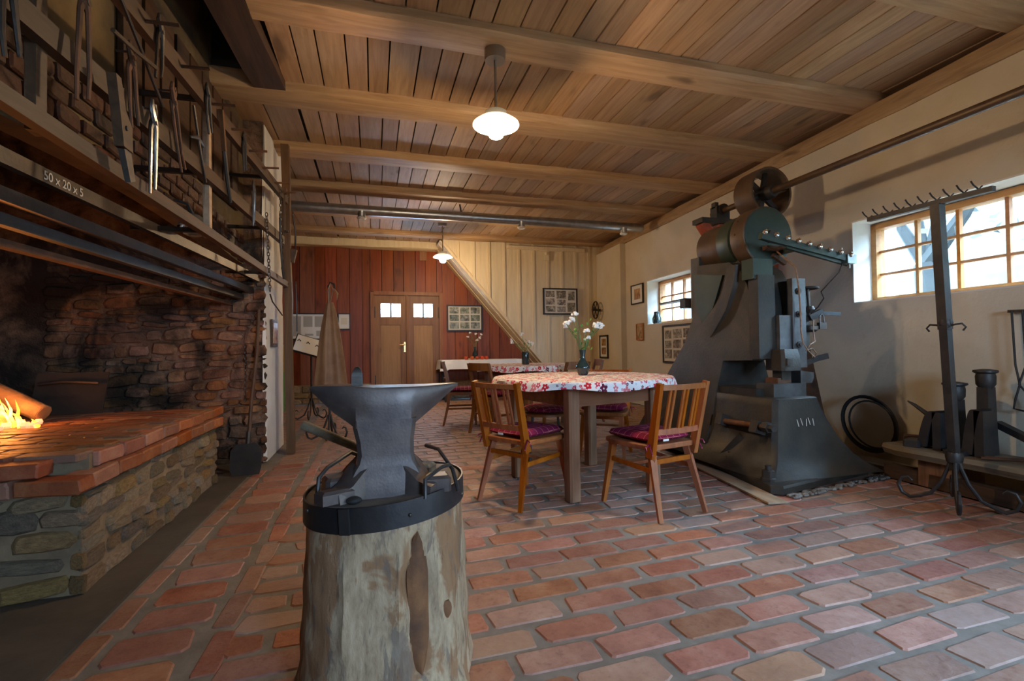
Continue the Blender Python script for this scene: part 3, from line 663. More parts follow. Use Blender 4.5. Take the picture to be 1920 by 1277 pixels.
# ---- leaning post and tool rails
RX = lambda y: -.81-.035*(5.16-y)
post = thing('rail_post', 'tall leaning timber post carrying the tool rails', 'post', (-.79, 5.16, 0))
b = MB(); rings = []
for i in range(9):
    t = i/8; c = Vector((-.79-.035*t+.006*math.sin(i*2), 5.16+.005*math.cos(i*3), 3.05*t)); rings.append([c+Vector((a*.036, d*.032, 0)) for a, d in ((-1, -1), (1, -1), (1.05, 1), (-1, 1))])
b.loft(rings); b.build('shaft', 'post_wood', post)
b = MB()
for z in (1.66, 2.18, 2.52): b.tube([(-.80, 5.12, z), (-.80, 5.09, z)], .012, 8)
b.build('bolt', 'iron', post)
rails = []
for nm, z0, z1, ya, yb, h, label in (('tool_rail', 1.655, 1.69, 5.12, .9, .05, 'lowest tool rail along the hood, above the chalked bar'), ('tool_rail', 2.05, 1.93, 4.95, .9, .075, 'middle tool rail hung with tongs'), ('tool_rail', 2.49, 2.33, 5.12, 1.3, .085, 'top tool rail with protruding iron pegs')):
    xa = RX(ya); xb = RX(yb)
    r = thing(nm, label, 'rail', (xa, ya, z0), group='tool rails over the hearth'); b = MB(); n = 10
    rings = []
    for i in range(n+1):
        t = i/n; c = Vector((xa+(xb-xa)*t, ya+(yb-ya)*t, z0+(z1-z0)*t)); q = lambda: random.uniform(-.002, .002)
        rings.append([c+Vector((a*.018+q(), 0, d*h/2+q())) for a, d in ((-1, -1), (1, -1), (1, 1), (-1, 1))])
    b.loft(rings); b.build('timber', 'rail_wood', r); rails.append((r, ya, yb, z0, z1))
r, ya, yb, z0, z1 = rails[2]
for y in (2.30, 2.65, 3.05, 3.40, 3.78, 4.15, 4.55, 4.85):
    z = z0+(z1-z0)*(ya-y)/(ya-yb); b = MB(); x = RX(y); b.tube([(x-.05, y, z), (x+.06, y, z+.004), (x+.135, y+.01, z+.012)], .0085, 6); b.build('peg', 'rust', r)
for y, zt, zb, m_ in ((3.12, 2.46, 1.66, 'plank'), (1.75, 2.42, 1.66, 'rail_wood')):
    b = MB(); b.box((RX(y)-.028, y, (zt+zb)/2), (.03, .05, zt-zb), j=.003); tag(b.build('rail_hanger', m_, smooth=False), 'pale upright batten joining the tool rails' if y > 3 else 'brown upright batten joining the rails near the camera', 'batten')
# brackets from rails to hood wall
for (r, ya, yb, z0, z1) in rails:
    for y in (1.6, 3.0, 4.4):
        z = z0+(z1-z0)*(ya-y)/(ya-yb); b = MB(); b.bar((RX(y)-.018, y, z), (HX(y)+.0, y, z), .025, .025); b.build('bracket', 'iron', r, smooth=False)
# ---- hanging tools
def tongs(y, zt, zb, dy, label, m='worn_iron', off=.03, spread=.03, r=.008):
    x = RX(y)+off; t = thing('blacksmith_tongs', label, 'tongs', (x, y, zb), group='tools hanging on the rails'); L = zt-zb; zp = zt-L*.22
    for s in (-1, 1):
        pts = [(x+.004*s, y-s*.022, zt), (x+.004*s, y-s*.028, zt-L*.08), (x+.004*s, y-s*.012, zp+.02), (x+.004*s, y, zp), (x+.004*s, y+s*.014+dy*.1, zp-.03), (x, y+s*spread+dy*.6, zb+L*.25), (x, y+s*spread*.9+dy, zb+(.03 if s > 0 else 0))]
        b = MB(); b.tube(pts, [r*1.1, r*1.5, r*1.7, r*1.9, r*1.3, r, r*.85], 7, flat=.8); b.build('arm', m, t)
    b = MB(); b.tube([(x-.012, y, zp), (x+.014, y, zp)], .012, 8); b.build('rivet', 'iron', t)
    b = MB(); b.tube([(x-off-.02, y, zt-.03), (x+.01, y, zt-.028)], .005, 6); b.build('nail', 'iron', t)
    return t
tongs(1.545, 2.02, 1.77, .02, 'thin tongs hanging nearest the camera on the middle rail')
tongs(1.83, 2.22, 1.79, -.01, 'long dark tongs hanging in front of the saw-shaped iron', 'rust', .05, .035)
tongs(2.16, 2.19, 1.87, .03, 'brown tongs hanging beside the crossed rods', 'rust')
tongs(2.40, 2.46, 2.17, -.02, 'tongs hooked on the top rail, nearest its first peg')
tongs(2.30, 2.04, 1.65, -.01, 'bright steel tongs reaching down to the lowest rail', 'bright_steel', .045, .025)
tongs(2.50, 2.22, 1.855, .12, 'slanting brown tongs with long arms on the middle rail', 'rust', .04, .025)
tongs(2.95, 2.46, 2.20, .05, 'tongs hanging just before the pale upright batten', 'iron')
tongs(3.62, 2.49, 2.23, .03, 'tongs on the top rail past the pale upright batten', 'iron')
tongs(3.85, 2.24, 1.91, .0, 'thin bright tongs hanging above the end of the hood', 'bright_steel', .03, .018)
def rod_tool(pts, r, label, m, name='iron_rod', cat='rod', ring=True):
    p0 = Vector(pts[0]); t = thing(name, label, cat, tuple(pts[-1]), group='tools hanging on the rails')
    b = MB(); b.tube(pts, r, 7); b.build('shaft', m, t)
    if ring:
        b = MB(); c = p0+Vector((0, 0, .02)); b.tube([c+Vector((0, math.cos(a*PI/5)*.018, math.sin(a*PI/5)*.018)) for a in range(10)], .004, 6, closed=True); b.build('eye', m, t)
    return t
rod_tool([(-.87, 2.03, 2.30), (-.86, 2.2, 2.17), (-.86, 2.375, 2.06)], .007, 'long thin rod slanting across the rails', 'worn_iron')
rod_tool([(-.84, 1.92, 2.10), (-.84, 2.08, 2.125), (-.83, 2.236, 2.15)], .008, 'wooden handled poker lying across the long rod', 'rail_wood', 'poker', 'poker', False)
sw = thing('swage_iron', 'broad grey iron with wooden head hanging over the lowest rail', 'tool', (-.85, 2.0, 1.64), group='tools hanging on the rails')
b = MB(); b.prism([(1.93, 1.96), (1.965, 1.96), (2.0, 1.86), (2.045, 1.82), (2.05, 1.73), (1.985, 1.73)], -.865, -.835, 'x'); b.build('head', 'rail_wood', sw, smooth=False)
b = MB(); b.bar((-.85, 2.02, 1.735), (-.85, 2.065, 1.63), .02, .05, .018, .04, up=(0, 1, 0)); b.build('blade', 'bright_steel', sw, smooth=False)
b = MB(); b.tube([(-.87, 2.0, 1.80), (-.83, 2.0, 1.80)], .009, 8); b.build('rivet', 'iron', sw)
c1 = thing('pick_hammer', 'slim cross-headed pick hanging on the middle rail', 'hammer', (RX(2.84)+.03, 2.9, 1.9), group='tools hanging on the rails')
b = MB(); x = RX(2.84)+.03; b.tube([(x, 2.75, 2.25), (x, 2.85, 2.05), (x, 2.93, 1.92)], .007, 7); b.build('handle', 'worn_iron', c1)
b = MB(); b.tube([(x, 2.70, 2.07), (x, 2.80, 2.11), (x, 2.90, 2.10)], [.004, .012, .006], 7); b.build('head', 'iron', c1)
gp = thing('gripping_iron', 'wooden handled iron hanging against the pale batten', 'tool', (RX(3.2)+.03, 3.2, 1.93), group='tools hanging on the rails')
b = MB(); x = RX(3.2)+.035; b.bar((x, 3.14, 2.42), (x, 3.20, 2.2), .022, .03); b.build('handle', 'post_wood', gp, smooth=False)
b = MB(); b.tube([(x, 3.20, 2.2), (x, 3.26, 2.05), (x, 3.33, 1.93)], [.013, .012, .009], 7); b.build('shank', 'iron', gp)
def chain(pts, label, pitch=.03, r=.0035):
    pts = [Vector(p) for p in pts]; t = thing('iron_chain', label, 'chain', tuple(pts[-1])); k = 0
    lk = MB(); rr = [Vector((math.cos(a*PI/4)*.009, 0, math.sin(a*PI/4)*.017)) for a in range(8)]; lk.tube(rr, r, 5, closed=True); me = lk.mesh('link', 'worn_iron')
    for i in range(len(pts)-1):
        d = pts[i+1]-pts[i]; n = max(1, int(d.length/pitch*1.18))
        for j in range(n):
            q = d.to_track_quat('Z', 'Y').to_matrix() @ Matrix.Rotation((k % 2)*PI/2, 3, 'Z'); piece('link', me, t, pts[i]+d*(j/n), q.to_euler()); k += 1
    return t
chain([(RX(4.22)+.03, 4.22, 2.10), (RX(4.3)+.035, 4.30, 1.48)], 'thin chain hanging beside the plaster pier, ending in a hook')
rod_tool([(RX(4.3)+.035, 4.30, 1.47), (-.81, 4.42, 1.42), (-.79, 4.75, 1.33)], .006, 'bent hook rod at the end of the thin chain', 'iron', 'hook_rod', 'hook', False)
chain([(RX(4.72)+.03, 4.72, 2.45), (RX(4.76)+.035, 4.78, 1.70)], 'heavier chain hanging beside the leaning post', .036, .005)
rod_tool([(-.78, 4.6, 2.18), (-.78, 4.62, 1.95), (-.77, 4.66, 1.72), (-.77, 4.70, 1.66), (-.77, 4.73, 1.72)], .009, 'long iron hook hanging between the two chains', 'iron', 'hook_rod', 'hook')
rod_tool([(-.76, 5.18, 2.36), (-.74, 5.2, 2.2), (-.745, 5.21, 2.0), (-.77, 5.2, 1.9), (-.79, 5.19, 2.0)], .009, 'curved iron hanger looped round the leaning post', 'iron', 'hook_rod', 'hook')
rod_tool([(-.74, 5.2, 1.66), (-.735, 5.22, 1.45), (-.735, 5.22, 1.2)], .006, 'thin straight poker hanging right of the leaning post', 'iron', 'hook_rod', 'poker')
bx = thing('wooden_mallet', 'small block-headed mallet hanging near the top of the post', 'mallet', (-.80, 4.93, 2.1), group='tools hanging on the rails')
b = MB(); b.box((-.80, 4.93, 2.52), (.05, .07, .05)); b.build('head', 'post_wood', bx, smooth=False); b = MB(); b.tube([(-.80, 4.93, 2.5), (-.80, 4.94, 2.15)], .013, 7); b.build('handle', 'post_wood', bx)
b = MB(); b.bar((-.83, 5.2, 1.97), (-.74, 5.2, 1.95), .05, .13); tag(b.build('post_cleat', 'rail_wood', smooth=False), 'short board nailed across the leaning post', 'board')
# shovel against the cross wall
sh = thing('coal_shovel', 'black flat coal shovel leaning by the plaster pier', 'shovel', (-1.0, 4.45, 0))
b = MB(); b.tube([(-1.00, 4.44, .28), (-1.0, 4.55, .6), (-.985, 4.68, 1.0), (-.985, 4.76, 1.38)], [.016, .015, .016, .014], 8); b.build('handle', 'post_wood', sh)
b = MB(); pr = [(-.1, 0), (.1, .0), (.115, .06), (.115, .20), (.07, .25), (-.07, .25), (-.115, .20), (-.115, .05)]
R_ = rot_from((1, 0, 0), (0, .18, .98), (0, -.98, .18)); b.loft([[Vector((-1.0, 4.36, .004))+R_ @ Vector((u*1.0, v, dz+abs(u)*.25)) for u, v in pr] for dz in (0, .006)]); b.build('blade', 'iron', sh)
b = MB(); b.tube([(-1.0, 4.40, .2), (-1.0, 4.45, .34)], .02, 8); b.build('socket', 'iron', sh)
chain([(-1.10, 4.79, 1.05), (-1.10, 4.785, .55)], 'short sooty chain on the stone wall left of the shovel')
# plaque on the plaster pier
pq = thing('plaque', 'narrow brown carved plaque on the plaster pier', 'plaque', (-.925, 5.13, 1.05)); b = MB(); b.box((-.928, 5.13, 1.18), (.018, .25, .26)); b.build('board', 'rail_wood', pq, smooth=False)
b = MB(); b.box((-.917, 5.13, 1.18), (.008, .19, .20)); b.build('relief', 'sepia', pq, smooth=False)

# ================================================================== STUMP AND ANVIL
SX, SY = .035, 1.58; TILT = .075
stump = thing('anvil_stump', 'thick tree stump block with iron band carrying the anvil', 'stump', (SX, SY, 0))
b = MB(); rings = []; n = 64; bk = [(random.uniform(-.006, .006)) for _ in range(n)]
for i in range(29):
    z = .572*i/28; rb = .232+(.58-z)*.05+max(0, .06-z)*.15
    rg = []
    for t in range(n):
        a = 2*PI*t/n; rr = rb+(.006*math.sin(a*5+z*2)+.004*math.sin(a*9+1)+bk[t]*.5+.0025*math.sin(z*40+a*7))*min(1, max(.12, (.53-z)/.12))
        da = math.atan2(math.sin(a-4.11), math.cos(a-4.11))          # long crack
        rr -= .016*math.exp(-(da/.016)**2) if z < .52 else 0
        dk = math.atan2(math.sin(a-5.06), math.cos(a-5.06)); hw = (.16+.02*math.sin(z*17))*(1-abs((z-.30)/.205)**2.6) if abs(z-.30) < .205 else 0
        if hw > 0 and abs(dk) < hw+.03: rr -= .024*min(1, max(0, (hw+.03-abs(dk))/.03))
        rg.append(Vector((SX+rr*math.cos(a), SY+rr*math.sin(a), z+TILT*rr*math.cos(a)*min(1, max(0, z-.2)/.3))))
    rings.append(rg)
b.loft(rings); b.build('trunk', 'stump', stump)
b = MB(); rings = []
for i in range(15):
    z = .105+.39*i/14; hw = max(.012, (.15+.02*math.sin(z*17))*(1-abs((z-.30)/.2)**2.6)); rb = .232+(.58-z)*.05+.004
    rings.append([Vector((SX+(rb-.018+.012*(1-abs(u)))*math.cos(5.06+u*hw), SY+(rb-.018+.012*(1-abs(u)))*math.sin(5.06+u*hw), z)) for u in (-1, -.6, -.2, .2, .6, 1)]+[Vector((SX+(rb-.04)*math.cos(5.06), SY+(rb-.04)*math.sin(5.06), z))])
b.loft(rings); b.build('bare_scar', 'stump_core', stump)
for a0, zc, hw, hh in ((5.42, .255, .024, .028),):
    rb = .232+(.58-zc)*.05-.003; b = MB(); b.sphere((SX+rb*math.cos(a0), SY+rb*math.sin(a0), zc), 1, 8, 6, (hw*.7, .012, hh)); b.build('bark_patch', 'stump_core', stump)
def ell_band(z0, z1, r0, r1, th, name, mt):
    b = MB(); n = 64; rings = []
    for (r, z) in ((r0, z0), (r0+th, z0), (r1+th, z1), (r1, z1)): rings.append([Vector((SX+r*math.cos(2*PI*t/n), SY+r*math.sin(2*PI*t/n), z+TILT*r*math.cos(2*PI*t/n))) for t in range(n)])
    b.loft(rings, closed=True); return b.build(name, mt, stump)
ell_band(.517, .586, .238, .237, .005, 'iron_band', 'band')
b = MB(); a0 = 4.26; b.bar((SX+.246*math.cos(a0-.09), SY+.246*math.sin(a0-.09), .5515+TILT*.246*math.cos(a0-.09)), (SX+.246*math.cos(a0+.03), SY+.246*math.sin(a0+.03), .5515+TILT*.246*math.cos(a0+.03)), .006, .069); b.build('band_lap', 'band', stump, smooth=False)
b = MB(); 
for a0 in (4.95, 5.9, 3.6): b.sphere((SX+.243*math.cos(a0), SY+.243*math.sin(a0), .55), .006, 8, 5)
b.build('rivet', 'worn_iron', stump)
b = MB(); n = 48; rings = [[Vector((SX+r*math.cos(2*PI*t/n), SY+r*math.sin(2*PI*t/n), z-.003+TILT*r*math.cos(2*PI*t/n)+.003*math.sin(5*2*PI*t/n)*(r/.23))) for t in range(n)] for r, z in ((.236, .56), (.236, .578), (.228, .585), (.1, .588), (.01, .588))]
b.loft(rings); b.build('top_face', 'stump_top', stump)

av = thing('anvil', 'heavy two-horned blacksmith anvil on the banded stump', 'anvil', (.035, 1.47, .588)); AY = 1.50
# top block with both horns: sections along x   (x, ztop, zbot, half thickness, roundness)
sec = [(-.178, .897, .886, .006), (-.165, .899, .874, .016), (-.14, .900, .848, .032), (-.11, .900, .818, .046), (-.075, .899, .792, .057), (-.05, .897, .778, .062), (0, .893, .772, .064), (.06, .892, .772, .064), (.105, .892, .774, .062), (.125, .892, .785, .058), (.155, .892, .808, .048), (.185, .893, .832, .038), (.215, .894, .858, .026), (.24, .895, .877, .013), (.254, .895, .889, .004)]
rings = []
for x, zt, zb, hy in sec:
    k = .018 if hy > .02 else hy*.5; low = .35 if x > .12 or x < -.06 else 1.0
    rings.append([Vector((x, AY-hy+.004, zt)), Vector((x, AY-hy, zt-min(.006, (zt-zb)*.3))), Vector((x, AY-hy*1.0, zt-(zt-zb)*.45)), Vector((x, AY-hy*(low+.25 if low < .5 else 1.0), zt-(zt-zb)*.75)), Vector((x, AY-hy*low, zb)), Vector((x, AY+hy*low, zb)), Vector((x, AY+hy*(low+.25 if low < .5 else 1.0), zt-(zt-zb)*.75)), Vector((x, AY+hy, zt-(zt-zb)*.45)), Vector((x, AY+hy, zt-min(.006, (zt-zb)*.3))), Vector((x, AY+hy-.004, zt))])
b = MB(); b.loft(rings); b.build('horned_top', 'anvil', av)
b = MB(); rings = []
for z, x0, x1, hy in ((.80, -.06, .12, .0635), (.775, -.058, .117, .0635), (.74, -.050, .112, .0635), (.70, -.046, .112, .0635), (.675, -.052, .118, .066), (.66, -.062, .128, .070), (.645, -.07, .135, .076), (.582, -.08, .142, .084)):
    c = .012; rings.append([Vector(p) for p in ((x0+c, AY-hy, z), (x1-c, AY-hy, z), (x1, AY-hy+c, z), (x1, AY+hy-c, z), (x1-c, AY+hy, z), (x0+c, AY+hy, z), (x0, AY+hy-c, z), (x0, AY-hy+c, z))])
b.loft(rings); b.build('waist', 'anvil', av)
for s, x0 in ((-1, -.055), (1, .115)):                            # splayed feet, front and back
    for q in (-1, 1):
        b = MB(); w0, w1 = .062, .05; pts0 = Vector((x0-s*.02, AY+q*.03, .0)); tip = Vector((x0+s*.055, AY+q*.105, 0)); rings = []
        for t, h, ww in ((0, .115, .05), (.3, .085, .046), (.6, .05, .04), (1, .032, .03)):
            c = pts0.lerp(tip, t); d = (tip-pts0).normalized(); sd2 = Vector((-d.y, d.x, 0)); zb = .585
            rings.append([c-sd2*ww+Vector((0, 0, zb)), c+sd2*ww+Vector((0, 0, zb)), c+sd2*ww*.8+Vector((0, 0, zb+h*.8)), c+Vector((0, 0, zb+h)), c-sd2*ww*.8+Vector((0, 0, zb+h*.8))])
        b.loft(rings); b.build('foot', 'anvil', av)
b = MB(); b.bar((-.047, AY, .89), (-.047, AY, .925), .026, .03); b.loft([[Vector((-.047+a*r, AY+d*r*.9, z)) for a, d in ((-1, -1), (1, -1), (1, 1), (-1, 1))] for z, r in ((.893, .016), (.93, .015), (.945, .010), (.952, .004))]); tag(b.build('hardy_chisel', 'bright_steel'), 'upright steel hardy chisel standing on the anvil face', 'chisel')
def clamp(pts, label):
    b = MB(); b.tube(pts, .006, 7); return b.build('hold_down', 'iron', stump)
clamp([(-.155, 1.44, .585), (-.15, 1.45, .645), (-.13, 1.48, .665), (-.07, 1.56, .688), (-.05, 1.60, .67)], '')
clamp([(.135, 1.36, .585), (.136, 1.37, .635), (.19, 1.42, .655), (.215, 1.44, .655)], '')
clamp([(.16, 1.58, .69), (.195, 1.53, .685), (.225, 1.44, .64), (.235, 1.40, .585)], '')
for x_, y_, s_, a_ in ((-.105, 1.40, (.09, .05, .035), .5), (-.09, 1.50, (.10, .07, .05), .35), (.175, 1.43, (.075, .06, .045), -.1), (.15, 1.52, (.06, .06, .06), -.3)):
    me = chamfer_box(*s_, .008, .006).mesh('wedge', 'anvil' if s_[2] < .055 else 'grey_wood', smooth=False); piece('wedge', me, stump, (x_, y_, .588), (0, 0, a_))
b = MB(); b.sphere((-.055, 1.385, .592), .022, 10, 6, (1, .8, .5)); b.build('spike_head', 'iron', stump)
hm = thing('forging_hammer', 'forging hammer with round wooden handle lying behind the anvil', 'hammer', (.05, 1.66, .588))
b = MB(); b.tube([(-.235, 1.80, .745), (-.12, 1.74, .70), (.02, 1.665, .645)], [.0165, .0155, .014], 12); b.build('handle', 'grey_wood', hm)
b = MB(); b.bar((.0, 1.62, .64), (.07, 1.72, .64), .05, .05); b.bar((.0, 1.62, .615), (.07, 1.72, .615), .05, .05); b.build('head', 'worn_iron', hm, smooth=False)
# ================================================================== POWER HAMMER
ph = thing('power_hammer', 'huge dark cast-iron power hammer with drum pulleys by the right wall', 'power hammer', (3.1, 3.5, 0))
b = MB(); out = [(2.54, 2.62), (2.60, 2.57), (3.60, 2.78), (3.68, 2.86), (3.74, 3.6), (3.66, 4.5), (3.5, 4.62), (2.98, 4.62), (2.88, 4.5), (2.66, 3.3)]
cx, cy = 3.12, 3.5
b.loft([[Vector((cx+(x-cx)*k, cy+(y-cy)*k, z)) for x, y in out] for k, z in ((1.0, .005), (1.0, .045), (.985, .06), (.95, .062))]); b.build('base_plate', 'cast', ph)
def ring_rect(x0, x1, y0, y1, z, c=.03):
    return [Vector(p) for p in ((x0+c, y0, z), (x1-c, y0, z), (x1, y0+c, z), (x1, y1-c, z), (x1-c, y1, z), (x0+c, y1, z), (x0, y1-c, z), (x0, y0+c, z))]
b = MB(); b.loft([ring_rect(2.59, 3.64, 2.66, 3.66, .055), ring_rect(2.64, 3.56, 2.70, 3.62, .10), ring_rect(2.70, 3.46, 2.745, 3.60, .18), ring_rect(2.745, 3.37, 2.785, 3.58, .30), ring_rect(2.775, 3.30, 2.81, 3.56, .42), ring_rect(2.80, 3.245, 2.83, 3.55, .54), ring_rect(2.81, 3.225, 2.835, 3.55, .598), ring_rect(2.815, 3.22, 2.84, 3.55, .603)]); b.build('anvil_block', 'cast', ph)
b = MB(); b.box((3.0, 3.25, .63), (.34, .42, .055)); b.build('sole_block', 'cast', ph, smooth=False)
b = MB(); b.box((3.06, 3.03, .652), (.31, .17, .10)); b.build('lower_die', 'steel_face', ph, smooth=False)
b = MB(); b.box((3.055, 3.05, .722), (.13, .12, .04)); b.build('die_insert', 'rust', ph, smooth=False)
# column with swept back, throat and head
prof = [(3.46, .05), (3.46, .87), (3.12, .88), (3.12, 1.30), (3.16, 1.48), (3.24, 1.62), (3.36, 1.70), (3.78, 1.74), (3.81, 1.44), (3.87, 1.245), (4.0, 1.02), (4.2, .78), (4.42, .42), (4.58, .16), (4.62, .05)]
def col_ring(x, k): return [Vector((x, 3.62+(y-3.62)*k, z)) for y, z in prof]
def wide(z): return .215+max(0, .95-z)**2*.28
b = MB(); n = len(prof); vs = []; 
for s in (-1, -.8, .8, 1):
    for (y, z) in prof:
        k = 1.0 if abs(s) < .9 else .985; vs.append((3.10+s*wide(z), 3.62+(y-3.62)*k, z))
fs = [tuple(range(n)), tuple(range(3*n, 4*n))]
for a in range(3):
    for i in range(n): fs.append((a*n+i, a*n+(i+1) % n, (a+1)*n+(i+1) % n, (a+1)*n+i))
b.add(vs, fs); b.build('column', 'cast', ph)
b = MB()                                                       # raised rib sweeping down the flank
rib = [(3.30, 1.66), (3.34, 1.50), (3.44, 1.30), (3.60, 1.12), (3.80, .93), (4.0, .70), (4.18, .40), (4.34, .08)]; rings = []
for i, (y, z) in enumerate(rib):
    x = 3.10-wide(z); t = .07+.06*i/7; rings.append([Vector((x+.01, y-t, z)), Vector((x-.035, y-t*.75, z)), Vector((x-.035, y+t*.75, z)), Vector((x+.01, y+t, z))])
b.loft(rings); b.build('flank_rib', 'cast', ph)
b = MB(); b.prism([(3.42, 1.60), (3.80, 1.66), (3.79, 1.42), (3.70, 1.20), (3.56, 1.30)], 2.86, 2.885, 'x'); b.build('belt_guard', 'cast_green', ph, smooth=False)
b = MB(); b.box((2.96, 3.10, 1.22), (.16, .10, .66)); b.build('guide_cheek', 'cast', ph, smooth=False)
b = MB(); b.box((3.26, 3.10, 1.18), (.15, .12, .66)); b.build('guide_cheek', 'cast', ph, smooth=False)
b = MB(); b.box((2.95, 3.13, 1.60), (.19, .12, .16)); b.build('head_block', 'cast_green', ph, smooth=False)
b = MB(); b.box((3.22, 3.02, 1.17), (.13, .05, .70)); b.build('guide_plate', 'steel_face', ph, smooth=False)
for z in (1.42, 1.24, 1.0):
    b = MB(); b.tube([(3.21, 2.998, z), (3.21, 2.985, z)], .026, 12); b.tube([(3.21, 2.99, z), (3.21, 2.975, z)], .014, 6); b.build('guide_bolt', 'iron', ph)
b = MB(); b.box((3.10, 3.06, 1.05), (.12, .1, .36)); b.build('ram', 'steel_face', ph, smooth=False)
b = MB(); b.loft([ring_rect(2.985, 3.17, 2.93, 3.12, z, .02) for z in (.80, .90)]+[ring_rect(3.0, 3.165, 2.95, 3.12, .965, .02)]); b.box((3.03, 2.925, .87), (.05, .03, .05)); b.build('ram_block', 'cast', ph)
b = MB(); b.prism([(3.17, .70), (3.28, .70), (3.30, .74), (3.30, .78), (3.17, .80)], 2.95, 3.06, 'y'); b.build('tup_wedge', 'steel_face', ph, smooth=False)
b = MB(); b.box((3.07, 3.03, .765), (.09, .09, .07)); b.build('upper_die', 'cast', ph, smooth=False)
YM = Matrix.Rotation(PI/2, 3, 'X')                               # lathe axis +z -> -y
def ydisc(name, mt, c, prof, n=32): b = MB(); b.lathe(prof, n, c, YM); return b.build(name, mt, ph)
DC = (3.14, 3.2, 1.90)
ydisc('drum_rim', 'drum_brown', DC, [(.225, -.16), (.247, -.16), (.25, -.15), (.25, -.03), (.247, -.01), (.238, -.004), (.225, -.004)], 40)
ydisc('drum_disc', 'cast_green', DC, [(.238, -.03), (.238, .0), (.225, .004), (.06, .004), (.055, .02), (.01, .02)], 40)
ydisc('clutch_flange', 'cast_green', DC, [(.19, -.36), (.225, -.36), (.23, -.35), (.23, -.21), (.20, -.19), (.05, -.19)], 36)
ydisc('drive_pulley', 'drum_brown', DC, [(.05, -.66), (.195, -.66), (.205, -.65), (.21, -.52), (.205, -.385), (.19, -.37), (.05, -.37)], 36)
b = MB(); b.tube([(3.14, 3.15, 1.90), (3.14, 3.98, 1.90)], .04, 14); b.build('crankshaft', 'worn_iron', ph)
b = MB(); b.box((3.10, 3.93, 1.86), (.12, .07, .18)); b.lathe([(.075, -.04), (.075, .04)], 16, (3.14, 3.93, 1.9), YM); b.box((3.08, 3.87, 1.55), (.30, .12, .56)); b.build('rear_bearing', 'cast', ph)
b = MB(); b.box((3.12, 3.40, 1.70), (.24, .12, .16)); b.lathe([(.07, -.03), (.07, .03)], 16, (3.14, 3.375, 1.9), YM); b.build('front_bearing', 'cast', ph)
b = MB(); 
for a in (.3, 2.2): b.tube([(3.14+.25*math.cos(PI-a*.25), 3.30, 1.9+.25*math.sin(a*.25)), (3.14+.253*math.cos(PI-a*.25), 3.30, 1.9+.253*math.sin(a*.25))], .008, 6)
b.build('rim_screw', 'iron', ph)
b = MB(); b.box((3.17, 3.17, 1.79), (.20, .05, .035)); b.tube([(3.05, 3.15, 1.78), (3.16, 3.14, 1.77), (3.25, 3.15, 1.80)], .012, 6); b.box((3.2, 3.16, 1.70), (.14, .03, .03), rot=Matrix.Rotation(.5, 3, 'Y')); b.build('crank_block', 'rust', ph, smooth=False)
# oiler bracket at the right of the guides: hand wheel, spindle, lever
b = MB(); b.box((3.42, 3.22, 1.18), (.18, .10, .46)); b.box((3.36, 3.3, .95), (.10, .10, .2)); b.build('side_bracket', 'cast', ph, smooth=False)
hw = MB(); hw.tube([(3.50+.075*math.cos(a*PI/8), 3.17+.075*math.sin(a*PI/8), 1.47) for a in range(16)], .011, 8, closed=True); hw_o = hw.build('hand_wheel', 'worn_iron', ph)
for k in range(3): b = MB(); a = k*2*PI/3; b.tube([(3.50, 3.17, 1.47), (3.50+.073*math.cos(a), 3.17+.073*math.sin(a), 1.47)], .007, 6); b.build('spoke', 'worn_iron', hw_o)
b = MB(); b.tube([(3.50, 3.17, 1.47), (3.52, 3.17, 1.2)], [.016, .013], 10); b.lathe([(.03, 0), (.045, .03), (.03, .06)], 12, (3.515, 3.17, 1.26)); b.build('spindle', 'worn_iron', ph)
b = MB(); b.lathe([(.03, 0), (.055, .02), (.055, .05), (.03, .06)], 12, (3.47, 3.12, 1.10)); b.build('oil_cup', 'worn_iron', ph)
b = MB(); b.bar((3.50, 3.16, 1.22), (3.60, 3.13, 1.27), .05, .05); b.bar((3.60, 3.13, 1.26), (3.76, 3.10, 1.25), .02, .03); b.build('valve_arm', 'iron', ph, smooth=False)
b = MB(); b.bar((3.38, 3.2, .81), (3.60, 3.19, .875), .03, .035); b.bar((3.58, 3.19, .875), (3.71, 3.18, .90), .022, .045); b.bar((3.40, 3.2, .72), (3.40, 3.2, .84), .05, .05); b.build('treadle_lever', 'iron', ph, smooth=False)
b = MB(); b.prism([(3.45, 1.28), (3.69, 1.28), (3.88, .96), (4.10, .06), (3.88, .06), (3.60, .85)], 3.50, 3.58, 'y'); b.build('side_stay', 'rust', ph, smooth=False)
# tie rods and foundation bolts
b = MB(); b.tube([(2.735, 3.36, .385), (2.70, 2.82, .41)], .022, 10); b.build('tie_rod', 'rust', ph)
for y, x in ((3.30, 2.735), (2.90, 2.71)):
    b = MB(); b.box((x, y, .395), (.09, .07, .09), rot=Matrix.Rotation(.3, 3, 'Y')); b.build('rod_lug', 'cast', ph, smooth=False)
b = MB(); b.lathe([(.04, 0), (.04, .05)], 6, (2.70, 2.83, .41), YM); b.lathe([(.028, .05), (.028, .09)], 6, (2.70, 2.83, .41), YM); b.build('rod_nut', 'iron', ph)
for x, y in ((2.80, 3.60), (2.70, 3.18), (2.62, 2.72), (3.58, 2.92)):
    b = MB(); b.lathe([(.05, 0), (.05, .025), (.042, .03), (.042, .075), (.03, .08)], 6, (x, y, .055)); b.lathe([(.02, .08), (.02, .11)], 10, (x, y, .055)); b.build('foundation_bolt', 'iron', ph)
b = MB(); b.bar((2.68, 3.26, .10), (2.745, 3.10, .30), .03, .05); b.build('drain_spout', 'cast', ph, smooth=False)
# chalk marks on the anvil block
for i in range(5):
    x = 2.98+i*.035; z = .40+.008*(i % 2); b = MB(); b.bar((x, 2.798, z), (x+random.uniform(-.01, .015), 2.812, z+.05), .0045, .003); b.build('chalk_mark', 'chalk', ph, smooth=False)
